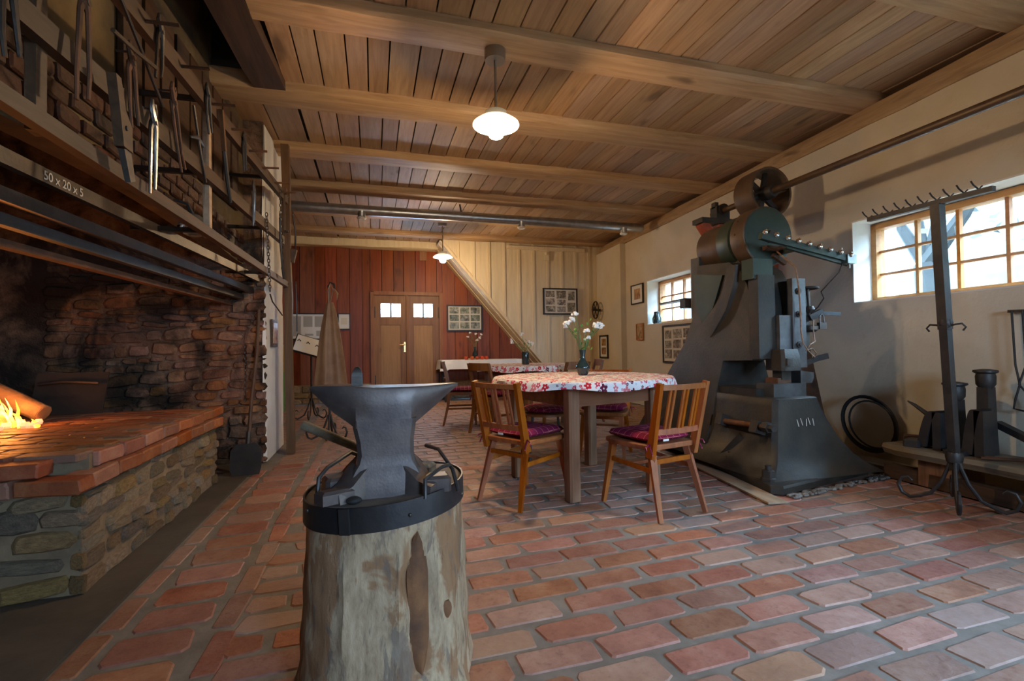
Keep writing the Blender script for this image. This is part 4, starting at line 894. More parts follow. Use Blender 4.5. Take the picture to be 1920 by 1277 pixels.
# wires wound round the guide, padlock
b = MB(); b.tube([(3.16, 3.14, 1.76), (3.17, 2.97, 1.6), (3.185, 2.96, 1.42), (3.20, 2.965, 1.25), (3.19, 2.955, 1.1), (3.21, 2.955, 1.0)], .007, 6); tag(b.build('twisted_cord', 'copper_rope'), 'brown twisted cord hanging down the hammer guide', 'cord')
b = MB()
pts = [(3.21, 2.95, 1.0), (3.24, 2.94, .95), (3.30, 2.94, .90), (3.33, 2.95, .93), (3.28, 2.94, .97), (3.22, 2.945, .95), (3.26, 2.94, 1.0), (3.34, 2.97, 1.02), (3.36, 3.0, 1.12), (3.42, 3.05, 1.20)]
b.tube(pts, .0055, 6); tag(b.build('wire_tangle', 'copper_rope'), 'tangled copper wire loop at the hammer ram', 'wire')
pk = thing('padlock', 'small steel padlock hanging on the hammer valve', 'padlock', (3.54, 3.08, 1.12)); b = MB(); b.box((3.54, 3.08, 1.15), (.07, .03, .055)); b.build('body', 'worn_iron', pk, smooth=False)
b = MB(); b.tube([(3.52, 3.08, 1.175), (3.52, 3.08, 1.23), (3.54, 3.08, 1.25), (3.56, 3.08, 1.23), (3.56, 3.08, 1.175)], .006, 6); b.build('shackle', 'bright_steel', pk)
# green bar with glass knobs
gb = thing('insulator_bar', 'green metal bar with a row of glass knobs across the drum', 'bar', (3.2, 2.95, 1.67))
A, B = Vector((2.80, 2.93, 1.82)), Vector((3.68, 2.93, 1.675))
b = MB(); b.bar(A, B, .035, .05); b.bar(A+Vector((.25, .02, -.06)), B+Vector((0, .02, -.03)), .03, .04); b.build('channel', 'cast_green', gb, smooth=False)
for k in range(9):
    p = A.lerp(B, .02+k*.118); t = MB(); t.sphere(p+Vector((0, -.028, .025)), .020, 10, 6); t.tube([p+Vector((0, -.02, .02)), p+Vector((.02, -.02, .05)), p+Vector((.035, -.015, .045))], .005, 6); t.build('knob', 'chrome', gb)
b = MB(); b.box(B+Vector((-.02, 0, .0)), (.09, .06, .07)); b.tube([B+Vector((-.09, 0, .02)), B+Vector((-.09, 0, .09))], .006, 6); b.tube([B+Vector((-.02, 0, -.02)), B+Vector((-.02, 0, -.07))], .010, 8); b.build('end_bracket', 'galv', gb)
b = MB(); b.box((3.24, 3.07, 1.76), (.04, .26, .03)); b.build('fixing_arm', 'cast_green', gb, smooth=False)
b = MB(); b.tube([(3.60, 2.93, 1.65), (3.58, 2.95, 1.57), (3.50, 2.98, 1.48), (3.45, 3.0, 1.42), (3.50, 3.02, 1.37), (3.47, 3.05, 1.30), (3.42, 3.07, 1.25)], .005, 6); tag(b.build('power_cable', 'worn_iron'), 'grey cable dangling from the end of the green bar', 'cable')
# ---- overhead line shaft on its orange bracket
ls = thing('line_shaft', 'overhead line shaft with spoked pulley along the right wall', 'shaft', (3.5, 3.5, 2.2))
b = MB(); b.tube([(3.50, -2.5, 2.40), (3.50, 4.32, 2.40)], .03, 12); b.build('shaft', 'drum_brown', ls)
b = MB(); b.lathe([(.205, -.20), (.225, -.20), (.228, -.1), (.225, 0), (.205, 0)], 40, (3.50, 3.52, 2.40), YM); 
b2 = MB(); n = 40; rr = [(.206, 3.52), (.228, 3.52), (.232, 3.62), (.228, 3.74), (.206, 3.74)]
b2.loft([[Vector((3.50+r*math.cos(2*PI*t/n), y, 2.40+r*math.sin(2*PI*t/n))) for t in range(n)] for r, y in rr], closed=True); b2.build('pulley_rim', 'drum_brown', ls)
b = MB(); b.lathe([(.055, -.22), (.065, -.2), (.065, .0), (.055, .03)], 16, (3.50, 3.52, 2.40), YM); b.build('pulley_hub', 'iron', ls)
for k in range(6):
    a = k*PI/3+.35; b = MB(); c = Vector((3.5, 3.63, 2.4)); d = Vector((math.cos(a), 0, math.sin(a))); b.bar(c+d*.05, c+d*.212, .05, .03, .035, .025, up=(0, 1, 0)); b.build('spoke', 'iron', ls, smooth=False)
b = MB(); b.box((3.5, 4.20, 2.38), (.16, .10, .13)); b.box((3.44, 4.20, 2.46), (.04, .06, .06)); b.lathe([(.06, -.07), (.06, .07)], 16, (3.5, 4.20, 2.41), YM); b.build('bearing', 'iron', ls)
wb = thing('wall_bracket', 'orange painted wall bracket holding the line shaft bearing', 'bracket', (3.75, 4.2, 1.0))
b = MB(); b.box((3.72, 4.20, 2.285), (1.0, .16, .05)); b.build('shelf_plate', 'cast', wb, smooth=False)
b = MB(); b.bar((3.27, 4.2, 2.27), (4.20, 4.2, 1.02), .10, .09); b.build('diagonal_brace', 'orange_paint', wb, smooth=False)
b = MB(); b.bar((3.45, 4.2, 2.25), (4.19, 4.2, 2.25), .10, .05); b.bar((4.19, 4.2, .95), (4.19, 4.2, 2.3), .12, .05); b.build('back_rail', 'orange_paint', wb, smooth=False)

# ---- gravel strip, edging plank, timbers by the wall
b = MB(); b.bar((2.44, 2.46, .004), (2.66, 3.75, .004), .13, .012); tag(b.build('edging_plank', 'pale_plank', smooth=False), 'pale flush plank beside the power hammer base', 'plank')
b = MB()
for i in range(240):
    t = random.random(); k = random.random()
    if k < .75: x = 2.62+t*1.3; y = 2.56+t*.20+random.uniform(-.055, .0)
    else: x = random.uniform(3.7, 3.95); y = random.uniform(2.75, 3.0)
    r = random.uniform(.006, .017); b.sphere((x, y, .004), r, 5, 4, (1.2, 1, .8))
g = b.build('gravel', 'gravel', smooth=False); tag(g, 'loose grey gravel along the hammer base', 'gravel', kind='stuff')
b = MB(); b.bar((3.90, 3.9, .035), (3.82, 2.35, .035), .22, .055); tag(b.build('floor_timber', 'grey_wood', smooth=False), 'old grey timber lying on the floor under the wire coil', 'timber')
b = MB(); b.bar((3.72, 3.10, .03), (3.98, 2.55, .03), .05, .04); tag(b.build('broken_lath', 'post_wood', smooth=False), 'thin brown lath on the gravel in front of the grey timber', 'lath')
coil = thing('wire_coil', 'black coil of cable leaning against the right wall', 'coil', (4.02, 3.09, .11))
for k, (r, dx, dy) in enumerate(((.235, 0, 0), (.228, .012, .006), (.24, -.012, -.006), (.222, .02, .02), (.20, -.02, -.045))):
    b = MB(); b.tube([(4.03+dx+.06*(math.sin(a*PI/16)-1)*-.5, 3.11+dy+r*math.cos(a*PI/16), .315+r*math.sin(a*PI/16)) for a in range(32)], .008, 6, closed=True); b.build('loop', 'rubber', coil)
# ---- rack stand with hooks
rk = thing('tool_rack_stand', 'tall black wrought-iron T rack before the near window', 'stand', (3.40, 2.08, 0))
HUB = Vector((3.40, 2.08, .30))
b = MB(); b.bar((3.405, 2.08, .22), (3.355, 2.08, 1.10), .045, .045); b.bar((3.355, 2.08, 1.08), (3.315, 2.08, 1.845), .052, .052); b.build('pole', 'iron', rk, smooth=False)
b = MB(); b.lathe([(.04, -.03), (.045, 0), (.04, .03)], 10, (3.40, 2.08, .30)); b.build('hub_collar', 'iron', rk)
b = MB(); b.lathe([(.034, -.02), (.038, 0), (.034, .02)], 10, (3.358, 2.08, 1.12)); b.build('pole_collar', 'iron', rk)
def scroll(p, dirv, s=1.0):
    d = Vector(dirv).normalized(); pts = [p, p+d*.03*s+Vector((0, 0, .008)), p+d*.065*s+Vector((0, 0, .012)), p+d*.085*s+Vector((0, 0, -.01)), p+d*.07*s+Vector((0, 0, -.03))]; return pts
for s in (-1, 1): b = MB(); b.tube(scroll(Vector((3.358, 2.08+s*.02, 1.10)), (0, s, 0)), .006, 6); b.build('side_scroll', 'iron', rk)
def scroll_leg(c, ang, R, hub_z, par, m='iron', r=.011):
    d = Vector((math.cos(ang), math.sin(ang), 0)); pts = []
    prof = [(.015, hub_z), (.03, hub_z*.80), (.06, hub_z*.5), (R*.42, hub_z*.2), (R*.62, .03), (R*.8, .013), (R*.95, .035), (R*1.02, .085), (R*.95, .13), (R*.82, .14), (R*.75, .12)]
    for u, z in prof: pts.append(Vector((c[0], c[1], 0))+d*u+Vector((0, 0, z)))
    b = MB(); b.tube(pts, [r]*8+[r*.85, r*.7, r*.5], 8); b.build('foot', m, par)
for a in (115, 215, 295, 35): scroll_leg((3.40, 2.08), math.radians(a), .27, .29, rk)
b = MB(); b.bar((3.315, 2.50, 1.86), (3.315, 1.80, 1.85), .035, .03); b.build('crossbar', 'iron', rk, smooth=False)
for k in range(10):
    y = 2.50-k*.07; b = MB(); b.tube([(3.315, y, 1.868), (3.285, y+.008, 1.895), (3.27, y+.01, 1.915)], .0045, 6); b.tube([(3.315, y, 1.868), (3.345, y, 1.89)], .0045, 6); b.build('hook', 'iron', rk)
# ---- low plank bench with forging tools
bn = thing('plank_bench', 'low grey plank bench under the near window', 'bench', (3.8, 1.9, 0))
b = MB(); n = 14; rings = []
for i in range(n+1):
    y = 2.68-i*(2.68-.9)/n; q = random.uniform(-.008, .008); e = .05 if i == 0 else 0
    rings.append([Vector((3.60+q+e, y, .195)), Vector((3.97, y, .19)), Vector((3.97, y, .262)), Vector((3.59+q+e, y, .262)), Vector((3.575+q+e, y, .235))])
b.loft(rings); b.build('plank', 'grey_wood', bn)
for y in (2.36, 1.3): b = MB(); b.box((3.82, y, .097), (.32, .20, .19), j=.006); b.build('block_leg', 'table_wood', bn, smooth=False)
b = MB(); b.bar((3.72, 2.7, .05), (3.66, 1.0, .05), .1, .09); tag(b.build('rail_timber', 'dark_beam', smooth=False), 'dark squared timber on the floor under the bench', 'timber')
def upright(x, y, h, r, cap, label, m='iron'):
    t = thing('bench_tool', label, 'forging tool', (x, y, .262), group='forging tools on the plank bench')
    b = MB(); b.loft([[Vector((x+a*rr, y+d*rr*.8, z)) for a, d in ((-1, -1), (1, -1), (1, 1), (-1, 1))] for z, rr in ((.262, r*1.1), (.40, r), (.262+h-.12, r*.9))]); b.build('shank', m, t, smooth=False)
    b = MB(); b.lathe([(r*.8, h-.13), (r*1.2, h-.10), (r*1.25, h-.05), (r*1.15, h-.03), (r*1.55, h-.02), (r*1.5, h-.008), (r*.6, h)], 14, (x, y, .262)); b.build('head', m, t)
upright(3.86, 2.17, .56, .042, True, 'tallest upright stake with flat mushroom head on the bench')
upright(3.80, 2.31, .47, .045, True, 'shorter upright stake with round head behind the rack pole')
def arched(x, y, h, w_, label):
    t = thing('bottom_swage', label, 'swage', (x, y, .262), group='forging tools on the plank bench')
    b = MB(); rings = []
    for i in range(9):
        a = i/8; yy = y+w_*(1-a); zz = .275+h*math.sin(min(1, a*1.15)*PI/2); 
        rings.append([Vector((x-.05, yy-.03, zz)), Vector((x+.05, yy-.03, zz)), Vector((x+.05, yy+.03, zz-.01)), Vector((x-.05, yy+.03, zz-.01))])
    b.loft(rings); b.box((x, y, .262+h*.5), (.1, .05, h)); b.build('body', 'iron', t)
arched(3.74, 2.36, .26, .10, 'dark humped swage block left of the rack pole')
arched(3.74, 2.12, .30, .07, 'dark humped swage block right of the rack pole')
ft = thing('long_tongs', 'thin tapered tool jutting left from the bench pile', 'tongs', (3.82, 2.5, .40)); b = MB(); b.tube([(3.84, 2.40, .45), (3.83, 2.48, .47), (3.82, 2.58, .545), (3.81, 2.62, .57)], [.02, .018, .012, .005], 7); b.build('arm', 'iron', ft); b = MB(); b.box((3.84, 2.38, .455), (.05, .12, .045)); b.build('jaw', 'iron', ft, smooth=False); b = MB(); b.box((3.85, 2.38, .35), (.08, .08, .175)); b.build('stem', 'rust', ft, smooth=False)
for i, (x, y, s_, a, m_, lb) in enumerate(((3.72, 2.52, (.16, .10, .05), .3, 'iron', 'flat dark iron offcut at the left end of the bench'), (3.84, 2.56, (.20, .07, .06), -.9, 'rust', 'rusty forged bar lying beside the tapered tool'), (3.70, 2.24, (.14, .12, .03), .1, 'iron', 'thin dark plate at the foot of the rack pole'))):
    me = chamfer_box(*s_, .006, .006); o = me.build('iron_offcut', m_, smooth=False); o.location = (x, y, .262); o.rotation_euler = (0, 0, a); tag(o, lb, 'iron', 'forging tools on the plank bench')
b = MB(); b.bar((3.94, 2.16, .46), (3.86, 1.80, .32), .05, .04); tag(b.build('iron_bar_stub', 'iron', smooth=False), 'dark bar propped aslant behind the tall stake', 'bar')
rt_ = thing('rusty_tongs', 'rust-orange tongs lying on the right part of the bench', 'tongs', (3.70, 1.9, .262), group='forging tools on the plank bench')
for s in (-1, 1): b = MB(); b.tube([(3.66+s*.02, 2.08, .275), (3.70, 1.96, .285), (3.74+s*.03, 1.82, .30), (3.78+s*.05, 1.62, .31)], .011, 7); b.build('arm', 'rust', rt_)
# long bent tool hanging on the wall at right edge
wt = thing('wall_hung_tool', 'long bent iron ladle rods hanging below the near window', 'tool', (4.05, 2.07, .55))
for k, y in enumerate((2.115, 2.06)):
    b = MB(); b.tube([(4.03, y, 1.20), (4.03, y-.01, .85), (4.03, 2.085+.004*k, .72), (4.03, 2.11-.09*k, .62), (4.03, 2.12-.1*k, .56), (4.03, 2.07, .55)], .006, 6); b.build('rod', 'iron', wt)
b = MB(); b.bar((4.05, 2.14, 1.20), (4.05, 1.95, 1.195), .03, .018); b.build('hook_bar', 'iron', wt, smooth=False)
# iron handwheel on the far corner
iw = thing('corner_handwheel', 'small iron handwheel fixed at the far right corner', 'handwheel', (4.40, 8.80, 1.6))
b = MB(); b.tube([(4.30+.0, 8.80+.13*math.cos(a*PI/12), 1.75+.17*math.sin(a*PI/12)) for a in range(24)], .014, 7, closed=True); b.build('rim', 'iron', iw)
for k in range(3): b = MB(); a = k*PI/3; b.tube([(4.30, 8.80-.125*math.cos(a), 1.75-.165*math.sin(a)), (4.30, 8.80+.125*math.cos(a), 1.75+.165*math.sin(a))], .010, 6); b.build('spoke', 'iron', iw)
b = MB(); b.tube([(4.40, 8.8, 1.75), (4.22, 8.78, 1.76)], .025, 8); b.tube([(4.23, 8.78, 1.76), (4.22, 8.66, 1.80)], .012, 6); b.build('spindle', 'iron', iw)

# ================================================================== DUCT AND LAMPS
du = thing('ventilation_duct', 'long galvanised spiral duct under the ceiling beams', 'duct', (1.6, 6.9, 2.9))
b = MB(); rings = []; n = 20; L0, L1 = -3.1, 4.22; k = 190
for i in range(k+1):
    x = L0+(L1-L0)*i/k; r = .068+(.0022 if i % 4 == 0 else 0); rings.append([Vector((x, 6.9+r*math.cos(2*PI*t/n), 2.935+r*math.sin(2*PI*t/n))) for t in range(n)])
b.loft(rings); b.build('pipe', 'galv', du)
for x in (1.45, 3.55): b = MB(); b.tube([(x-.02, 6.9, 2.935), (x+.02, 6.9, 2.935)], .073, 20); b.build('coupling', 'galv', du)
for x in (-.14, 2.16, 3.88):
    b = MB(); b.lathe([(.06, .05), (.052, 0), (.05, -.03)], 16, (x, 6.88, 2.86)); on = b.build('outlet', 'galv', du)
    b = MB(); b.lathe([(.05, -.025), (.062, -.03), (.062, -.045), (.045, -.06), (.02, -.055)], 16, (x, 6.88, 2.86)); b.build('nozzle', 'paper', on)
b = MB(); b.tube([(1.25, 6.9, 2.99), (1.22, 6.85, 3.10)], .012, 6); b.build('hanger', 'iron', du)
def pendant(x, y, label, zc=3.05, zb=2.53, rr=.157):
    t = thing('pendant_lamp', label, 'lamp', (x, y, zb-.08), group='pendant lamps along the room')
    b = MB(); b.lathe([(.07, -.075), (.072, -.06), (.072, 0)], 24, (x, y, zc)); b.build('canopy', 'nickel', t)
    b = MB(); b.tube([(x, y, zc-.07), (x, y, zb+.05)], .009, 10); b.build('stem', 'nickel', t)
    b = MB(); b.lathe([(.02, .11), (.075, .10), (.082, .06), (.082, .03)], 24, (x, y, zb-.01)); b.build('socket_cup', 'frosted', t)
    b = MB(); b.lathe([(.07, .045), (.12, .035), (rr, .008), (rr+.003, 0), (rr, -.004), (.12, .018), (.06, .024)], 36, (x, y, zb)); b.build('shade', 'opal', t)
    b = MB(); b.lathe([(.02, .03), (.032, .0), (.05, -.03), (.055, -.055), (.045, -.08), (.02, -.093)], 18, (x, y, zb)); b.build('bulb', 'bulb', t)
    l = bpy.data.lights.new('lamp_light', 'POINT'); l.energy = LAMP_W; l.color = (1, .69, .39); l.shadow_soft_size = .06; o = bpy.data.objects.new('lamp_light', l); o.location = (0, 0, -.08+.055); o.parent = t; COL.objects.link(o)
    return t
pendant(.82, 3.16, 'nearest white glass pendant lamp on a rigid stem')
pendant(1.12, 7.95, 'small far pendant lamp before the red boards', 3.122)
# ================================================================== TABLES
def round_table(cx, cy, rot, label, lab_cloth, R=.66, hang=.055, grp='round dining tables'):
    t = thing('round_table', label, 'table', (cx, cy, 0), rot, grp, local=True)
    b = MB(); b.lathe([(R-.03, .752), (R, .757), (R, .778), (R-.005, .782)], 48); b.build('tabletop', 'apron_wood', t)
    k = .36
    for sx in (-1, 1):
        for sy in (-1, 1):
            b = MB(); b.loft([[Vector((sx*k+a*.043, sy*k+d*.043, z)) for a, d in ((-1, -.7), (-.7, -1), (.7, -1), (1, -.7), (1, .7), (.7, 1), (-.7, 1), (-1, .7))] for z in (0, .1, .4, .752)]); b.build('leg', 'table_wood', t)
    for i in range(4):
        a = i*PI/2; m = Matrix.Rotation(a, 3, 'Z'); b = MB(); b.box(m @ Vector((0, -k, .675)), (2*k-.08, .028, .13) if i % 2 == 0 else (.028, 2*k-.08, .13)); b.build('apron', 'apron_wood', t, smooth=False)
    b = MB(); n = 120; rings = []; uv = []
    prof = [(.002, 0, 0), (.15, 0, .15), (.3, 0, .3), (.45, 0, .45), (R-.03, 0, R-.03), (R+.002, -.001, R), (R+.010, -.010, R+.012), (R+.014, -hang*.5, R+.03), (R+.018, -hang, R+hang)]
    for i, (r, dz, ar) in enumerate(prof):
        rg = []
        for q in range(n):
            a = 2*PI*q/n; wv = math.sin(a*9+1.3)+.6*math.sin(a*14+.4); f = max(0, (i-6))/2
            rr = r+f*.012*wv; zz = .785+dz-f*f*.010*math.sin(a*7+2)
            rg.append(Vector((rr*math.cos(a), rr*math.sin(a), zz))); uv.append((ar*math.cos(a), ar*math.sin(a)))
        rings.append(rg)
    b.loft(rings, caps=False); c = b.build('tablecloth', 'floral', None, uvf=uv, org=(0, 0, .725)); c.location = (cx, cy, .725); c.rotation_euler = (0, 0, rot); tag(c, lab_cloth, 'tablecloth', 'flowered tablecloths')
    return t
T1 = (1.515, 3.36); T2 = (1.97, 6.15)
round_table(*T1, math.radians(13), 'nearer round wooden table with thick square legs', 'flowered white cloth on the nearer round table')
round_table(*T2, math.radians(30), 'farther round wooden table before the boarded wall', 'flowered white cloth on the farther round table', .66, .07)
st = thing('serving_table', 'long narrow table with white cloth under the stairs', 'table', (2.05, 9.35, 0))
b = MB(); b.box((2.05, 9.35, .77), (1.6, .6, .035)); b.build('tabletop', 'apron_wood', st, smooth=False)
for x in (1.32, 2.78):
    for y in (9.1, 9.6): b = MB(); b.box((x, y, .377), (.06, .06, .754)); b.build('leg', 'iron', st, smooth=False)
b = MB(); 
def drape(x0, x1, y0, y1, z, drop):
    n = 26; rings = []
    base = [(x0, y0), (x1, y0), (x1, y1), (x0, y1)]; per = []
    for i in range(4):
        p, q = Vector(base[i]), Vector(base[(i+1) % 4])
        for k in range(n): per.append(p.lerp(q, k/n))
    c = Vector(((x0+x1)/2, (y0+y1)/2)); out_ = []
    for lev, (o, dz) in enumerate(((0, 0), (.012, -.006), (.022, -drop*.5), (.03, -drop))):
        rg = []
        for k, p in enumerate(per):
            d = Vector((1 if p.x > x1-1e-4 else -1 if p.x < x0+1e-4 else 0, 1 if p.y > y1-1e-4 else -1 if p.y < y0+1e-4 else 0))
            wv = .008*math.sin(k*1.1)*max(0, lev-1); corner = .03*lev/3 if (k % n == 0) else 0
            rg.append(Vector((p.x+d.x*(o+wv+corner), p.y+d.y*(o+wv+corner), z+dz-(.03*lev/3 if k % n in (0, 1, n-1) else 0))))
        out_.append(rg)
    b = MB(); b.loft(out_, caps=False); m = len(per); b.f.append(tuple(range(m))); return b
tag(drape(1.25, 2.85, 9.05, 9.65, .792, .17).build('table_runner', 'white_cloth'), 'plain white cloth on the long serving table', 'tablecloth')

# ================================================================== CHAIRS
def make_chair(name, label):
    t = thing(name, label, 'chair', (0, 0, 0), 0, 'spindle-back wooden chairs', local=True)
    b = MB(); po = [(-.18, -.19), (.18, -.19), (.205, .0), (.21, .15), (.19, .205), (-.19, .205), (-.21, .15), (-.205, 0)]
    b.loft([[Vector((x*k, y*k, z)) for x, y in po] for k, z in ((.97, .392), (1, .40), (1, .418), (.97, .424))]); b.build('seat', 'chair_wood', t)
    for s in (-1, 1):
        b = MB(); b.bar((s*.165, .16, .40), (s*.20, .225, 0), .042, .036, .024, .024); b.build('leg', 'chair_wood', t, smooth=False)
        b = MB(); b.bar((s*.145, -.15, .40), (s*.185, -.255, 0), .042, .036, .024, .024); b.build('leg', 'chair_wood', t, smooth=False)
        b = MB(); b.bar((s*.172, .178, .29), (s*.157, -.182, .27), .018, .028); b.build('stretcher', 'chair_wood', t, smooth=False)
        b = MB(); b.bar((s*.175, -.175, .352), (s*.19, -.275, .79), .032, .05, .026, .034, up=(0, 1, 0)); b.build('back_post', 'chair_wood', t, smooth=False)
    b = MB(); b.bar((-.165, -.0, .285), (.165, -.0, .285), .026, .018); b.build('stretcher', 'chair_wood', t, smooth=False)
    b = MB(); b.bar((-.158, -.178, .325), (.158, -.178, .325), .018, .028); b.build('stretcher', 'chair_wood', t, smooth=False)
    for z, y, h in ((.765, -.272, .03), (.505, -.214, .032)):
        b = MB(); rings = []
        for i in range(9):
            u = -1+i/4; c = Vector((u*.185, y-.022*(1-u*u), z)); rings.append([c+Vector((0, -.010, -h/2)), c+Vector((0, .010, -h/2)), c+Vector((0, .010, h/2)), c+Vector((0, -.010, h/2))])
        b.loft(rings); b.build('top_rail' if z > .6 else 'lower_rail', 'chair_wood', t)
    for x in (-.115, -.085, -.015, .015, .085, .115):
        u = x/.185; b = MB(); b.bar((x, -.214-.022*(1-u*u), .51), (x, -.272-.022*(1-u*u), .76), .016, .011); b.build('slat', 'chair_wood', t, smooth=False)
    return t
def make_cushion(name, label, rnd=False):
    t = thing(name, label, 'cushion', (0, 0, 0), 0, 'plum plaid seat cushions', local=True); n = 18; vs = []; fs = []
    def pt(u, v, s):
        if rnd: r = math.sqrt(max(0, u*u+v*v-u*u*v*v)) or 1e-6; k = math.hypot(u*math.sqrt(1-v*v/2), v*math.sqrt(1-u*u/2)); X, Y = u*math.sqrt(1-v*v/2)*.205, v*math.sqrt(1-u*u/2)*.205; e = k
        else: X = u*(.185+.012*v)*(1-.03*v*v); Y = v*.185*(1-.03*u*u); e = max(abs(u), abs(v))
        h = .034*(1-max(0, e)**4)**.5 if e < 1 else 0
        for du, dv in ((-.4, -.4), (.4, -.4), (-.4, .4), (.4, .4), (0, 0)): h -= .013*math.exp(-((u-du)**2+(v-dv)**2)/.02)
        return (X, Y, .030+s*max(h, .0) if s > 0 else .030-.03*(1-e**6 if e < 1 else 0))
    b = MB()
    for s in (1, -1):
        o = len(vs); vs += [pt(-1+2*i/n, -1+2*j/n, s) for j in range(n+1) for i in range(n+1)]
        fs += [tuple(o+k for k in ((j*(n+1)+i), (j*(n+1)+i+1), ((j+1)*(n+1)+i+1), ((j+1)*(n+1)+i))) for j in range(n) for i in range(n)]
    b.add(vs, fs); b.build('pad', 'plaid', t)
    if not rnd:
        for s in (-1, 1): b = MB(); b.tube([(s*.165, -.18, .02), (s*.20, -.21, .0), (s*.205, -.235, -.05)], .004, 6); b.tube([(s*.19, -.20, .01), (s*.235, -.215, .0), (s*.24, -.225, -.02)], .004, 6); b.build('tie', 'plaid', t)
        b = MB(); b.box((-.05, -.19, .02), (.045, .004, .012)); b.build('care_tag', 'paper', t, smooth=False)
    return t
c0 = make_chair('dining_chair', 'spindle-back chair nearest the viewer, right of the table'); q0 = make_cushion('seat_cushion', 'plum plaid cushion on the chair right of the front table leg')
def place(o, x, y, z, rz, label): o.location = (x, y, z); o.rotation_euler = (0, 0, rz); o['label'] = label
place(c0, 1.675, 2.68, 0, math.radians(12.5), 'spindle-back chair nearest the viewer, its back toward the power hammer side'); place(q0, 1.67, 2.69, .424, math.radians(12.5), 'plum plaid cushion on the chair right of the front table leg')
c1_ = copy_tree(c0); place(c1_, .975, 3.095, 0, math.radians(-60), 'spindle-back chair left of the front leg of the nearer round table')
q1_ = copy_tree(q0); place(q1_, .983, 3.10, .424, math.radians(-60), 'plum plaid cushion on the chair left of the front table leg')
c2_ = copy_tree(c0); place(c2_, 2.05, 4.02, 0, math.radians(142), 'spindle-back chair half hidden behind the nearer table, beside the hammer')
q2_ = copy_tree(q0); place(q2_, 2.05, 4.02, .424, math.radians(142), 'plum cushion seen under the nearer table at right')
mc = thing('metal_chair', 'black metal-legged chair behind the nearer round table', 'chair', (1.49, 4.10, 0), math.radians(175), local=True)
b = MB(); b.lathe([(.20, .40), (.215, .405), (.215, .42), (.2, .426)], 28); b.build('seat', 'brown_wood', mc)
for s in (-1, 1):
    for f in (-1, 1): b = MB(); b.tube([(s*.15, f*.13, .40), (s*.20, f*.19, 0)], .012, 8); b.build('leg', 'iron', mc)
    b = MB(); b.tube([(s*.16, -.17, .41), (s*.17, -.22, .58), (s*.15, -.25, .70)], .011, 8); b.build('back_post', 'iron', mc)
b = MB(); b.tube([(-.15, -.25, .69), (0, -.275, .70), (.15, -.25, .69)], .022, 8, flat=1.2); b.build('top_rail', 'brown_wood', mc)
q3_ = make_cushion('round_cushion', 'round plum cushion on the black metal-legged chair', True); q3_.location = (1.49, 4.10, .427)
def bent_chair(name, label):
    t = thing(name, label, 'chair', (0, 0, 0), 0, 'curved-back brown chairs', local=True)
    b = MB(); po = [(-.18, -.19), (.18, -.19), (.21, .0), (.205, .19), (-.205, .19), (-.21, 0)]; b.loft([[Vector((x, y, z)) for x, y in po] for z in (.40, .435)]); b.build('seat', 'brown_wood', t)
    for s in (-1, 1):
        b = MB(); b.bar((s*.18, .165, .40), (s*.185, .175, 0), .036, .036, .026, .026); b.build('leg', 'brown_wood', t, smooth=False)
        b = MB(); rings = []
        for y, z, k in ((-.25, 0, .026), (-.19, .25, .036), (-.175, .42, .04), (-.20, .62, .036), (-.255, .83, .03)): rings.append([Vector((s*.18+a*.014, y+d*k/2, z)) for a, d in ((-1, -1), (1, -1), (1, 1), (-1, 1))])
        b.loft(rings); b.build('rear_leg', 'brown_wood', t)
        b = MB(); b.bar((s*.18, .165, .22), (s*.18, -.19, .22), .016, .025); b.build('stretcher', 'brown_wood', t, smooth=False)
    for z, y, h in ((.79, -.245, .09), (.60, -.205, .04)):
        b = MB(); rings = []
        for i in range(9):
            u = -1+i/4; c = Vector((u*.18, y-.035*(1-u*u), z)); rings.append([c+Vector((0, -.010, -h/2)), c+Vector((0, .010, -h/2)), c+Vector((0, .010, h/2)), c+Vector((0, -.010, h/2))])
        b.loft(rings); b.build('top_rail' if z > .7 else 'mid_rail', 'brown_wood', t)
    return t
d0 = bent_chair('curved_back_chair', 'x'); place(d0, 1.40, 5.62, 0, math.radians(-62), 'curved-back brown chair on the near left of the farther table')
d1 = copy_tree(d0); place(d1, 1.15, 6.44, 0, math.radians(-100), 'curved-back brown chair at the far left of the farther table')
d2 = copy_tree(d0); place(d2, 2.75, 6.10, 0, math.radians(80), 'curved-back brown chair at the right side of the farther table')
d3 = copy_tree(d0); place(d3, 2.24, 5.48, 0, math.radians(20), 'curved-back brown chair with its back to the nearer table vase')
q4 = copy_tree(q0); place(q4, 1.41, 5.62, .436, math.radians(-62), 'plum cushion on the near left chair of the farther table')
q5 = copy_tree(q0); place(q5, 1.155, 6.44, .436, math.radians(-100), 'plum cushion on the far left chair of the farther table')

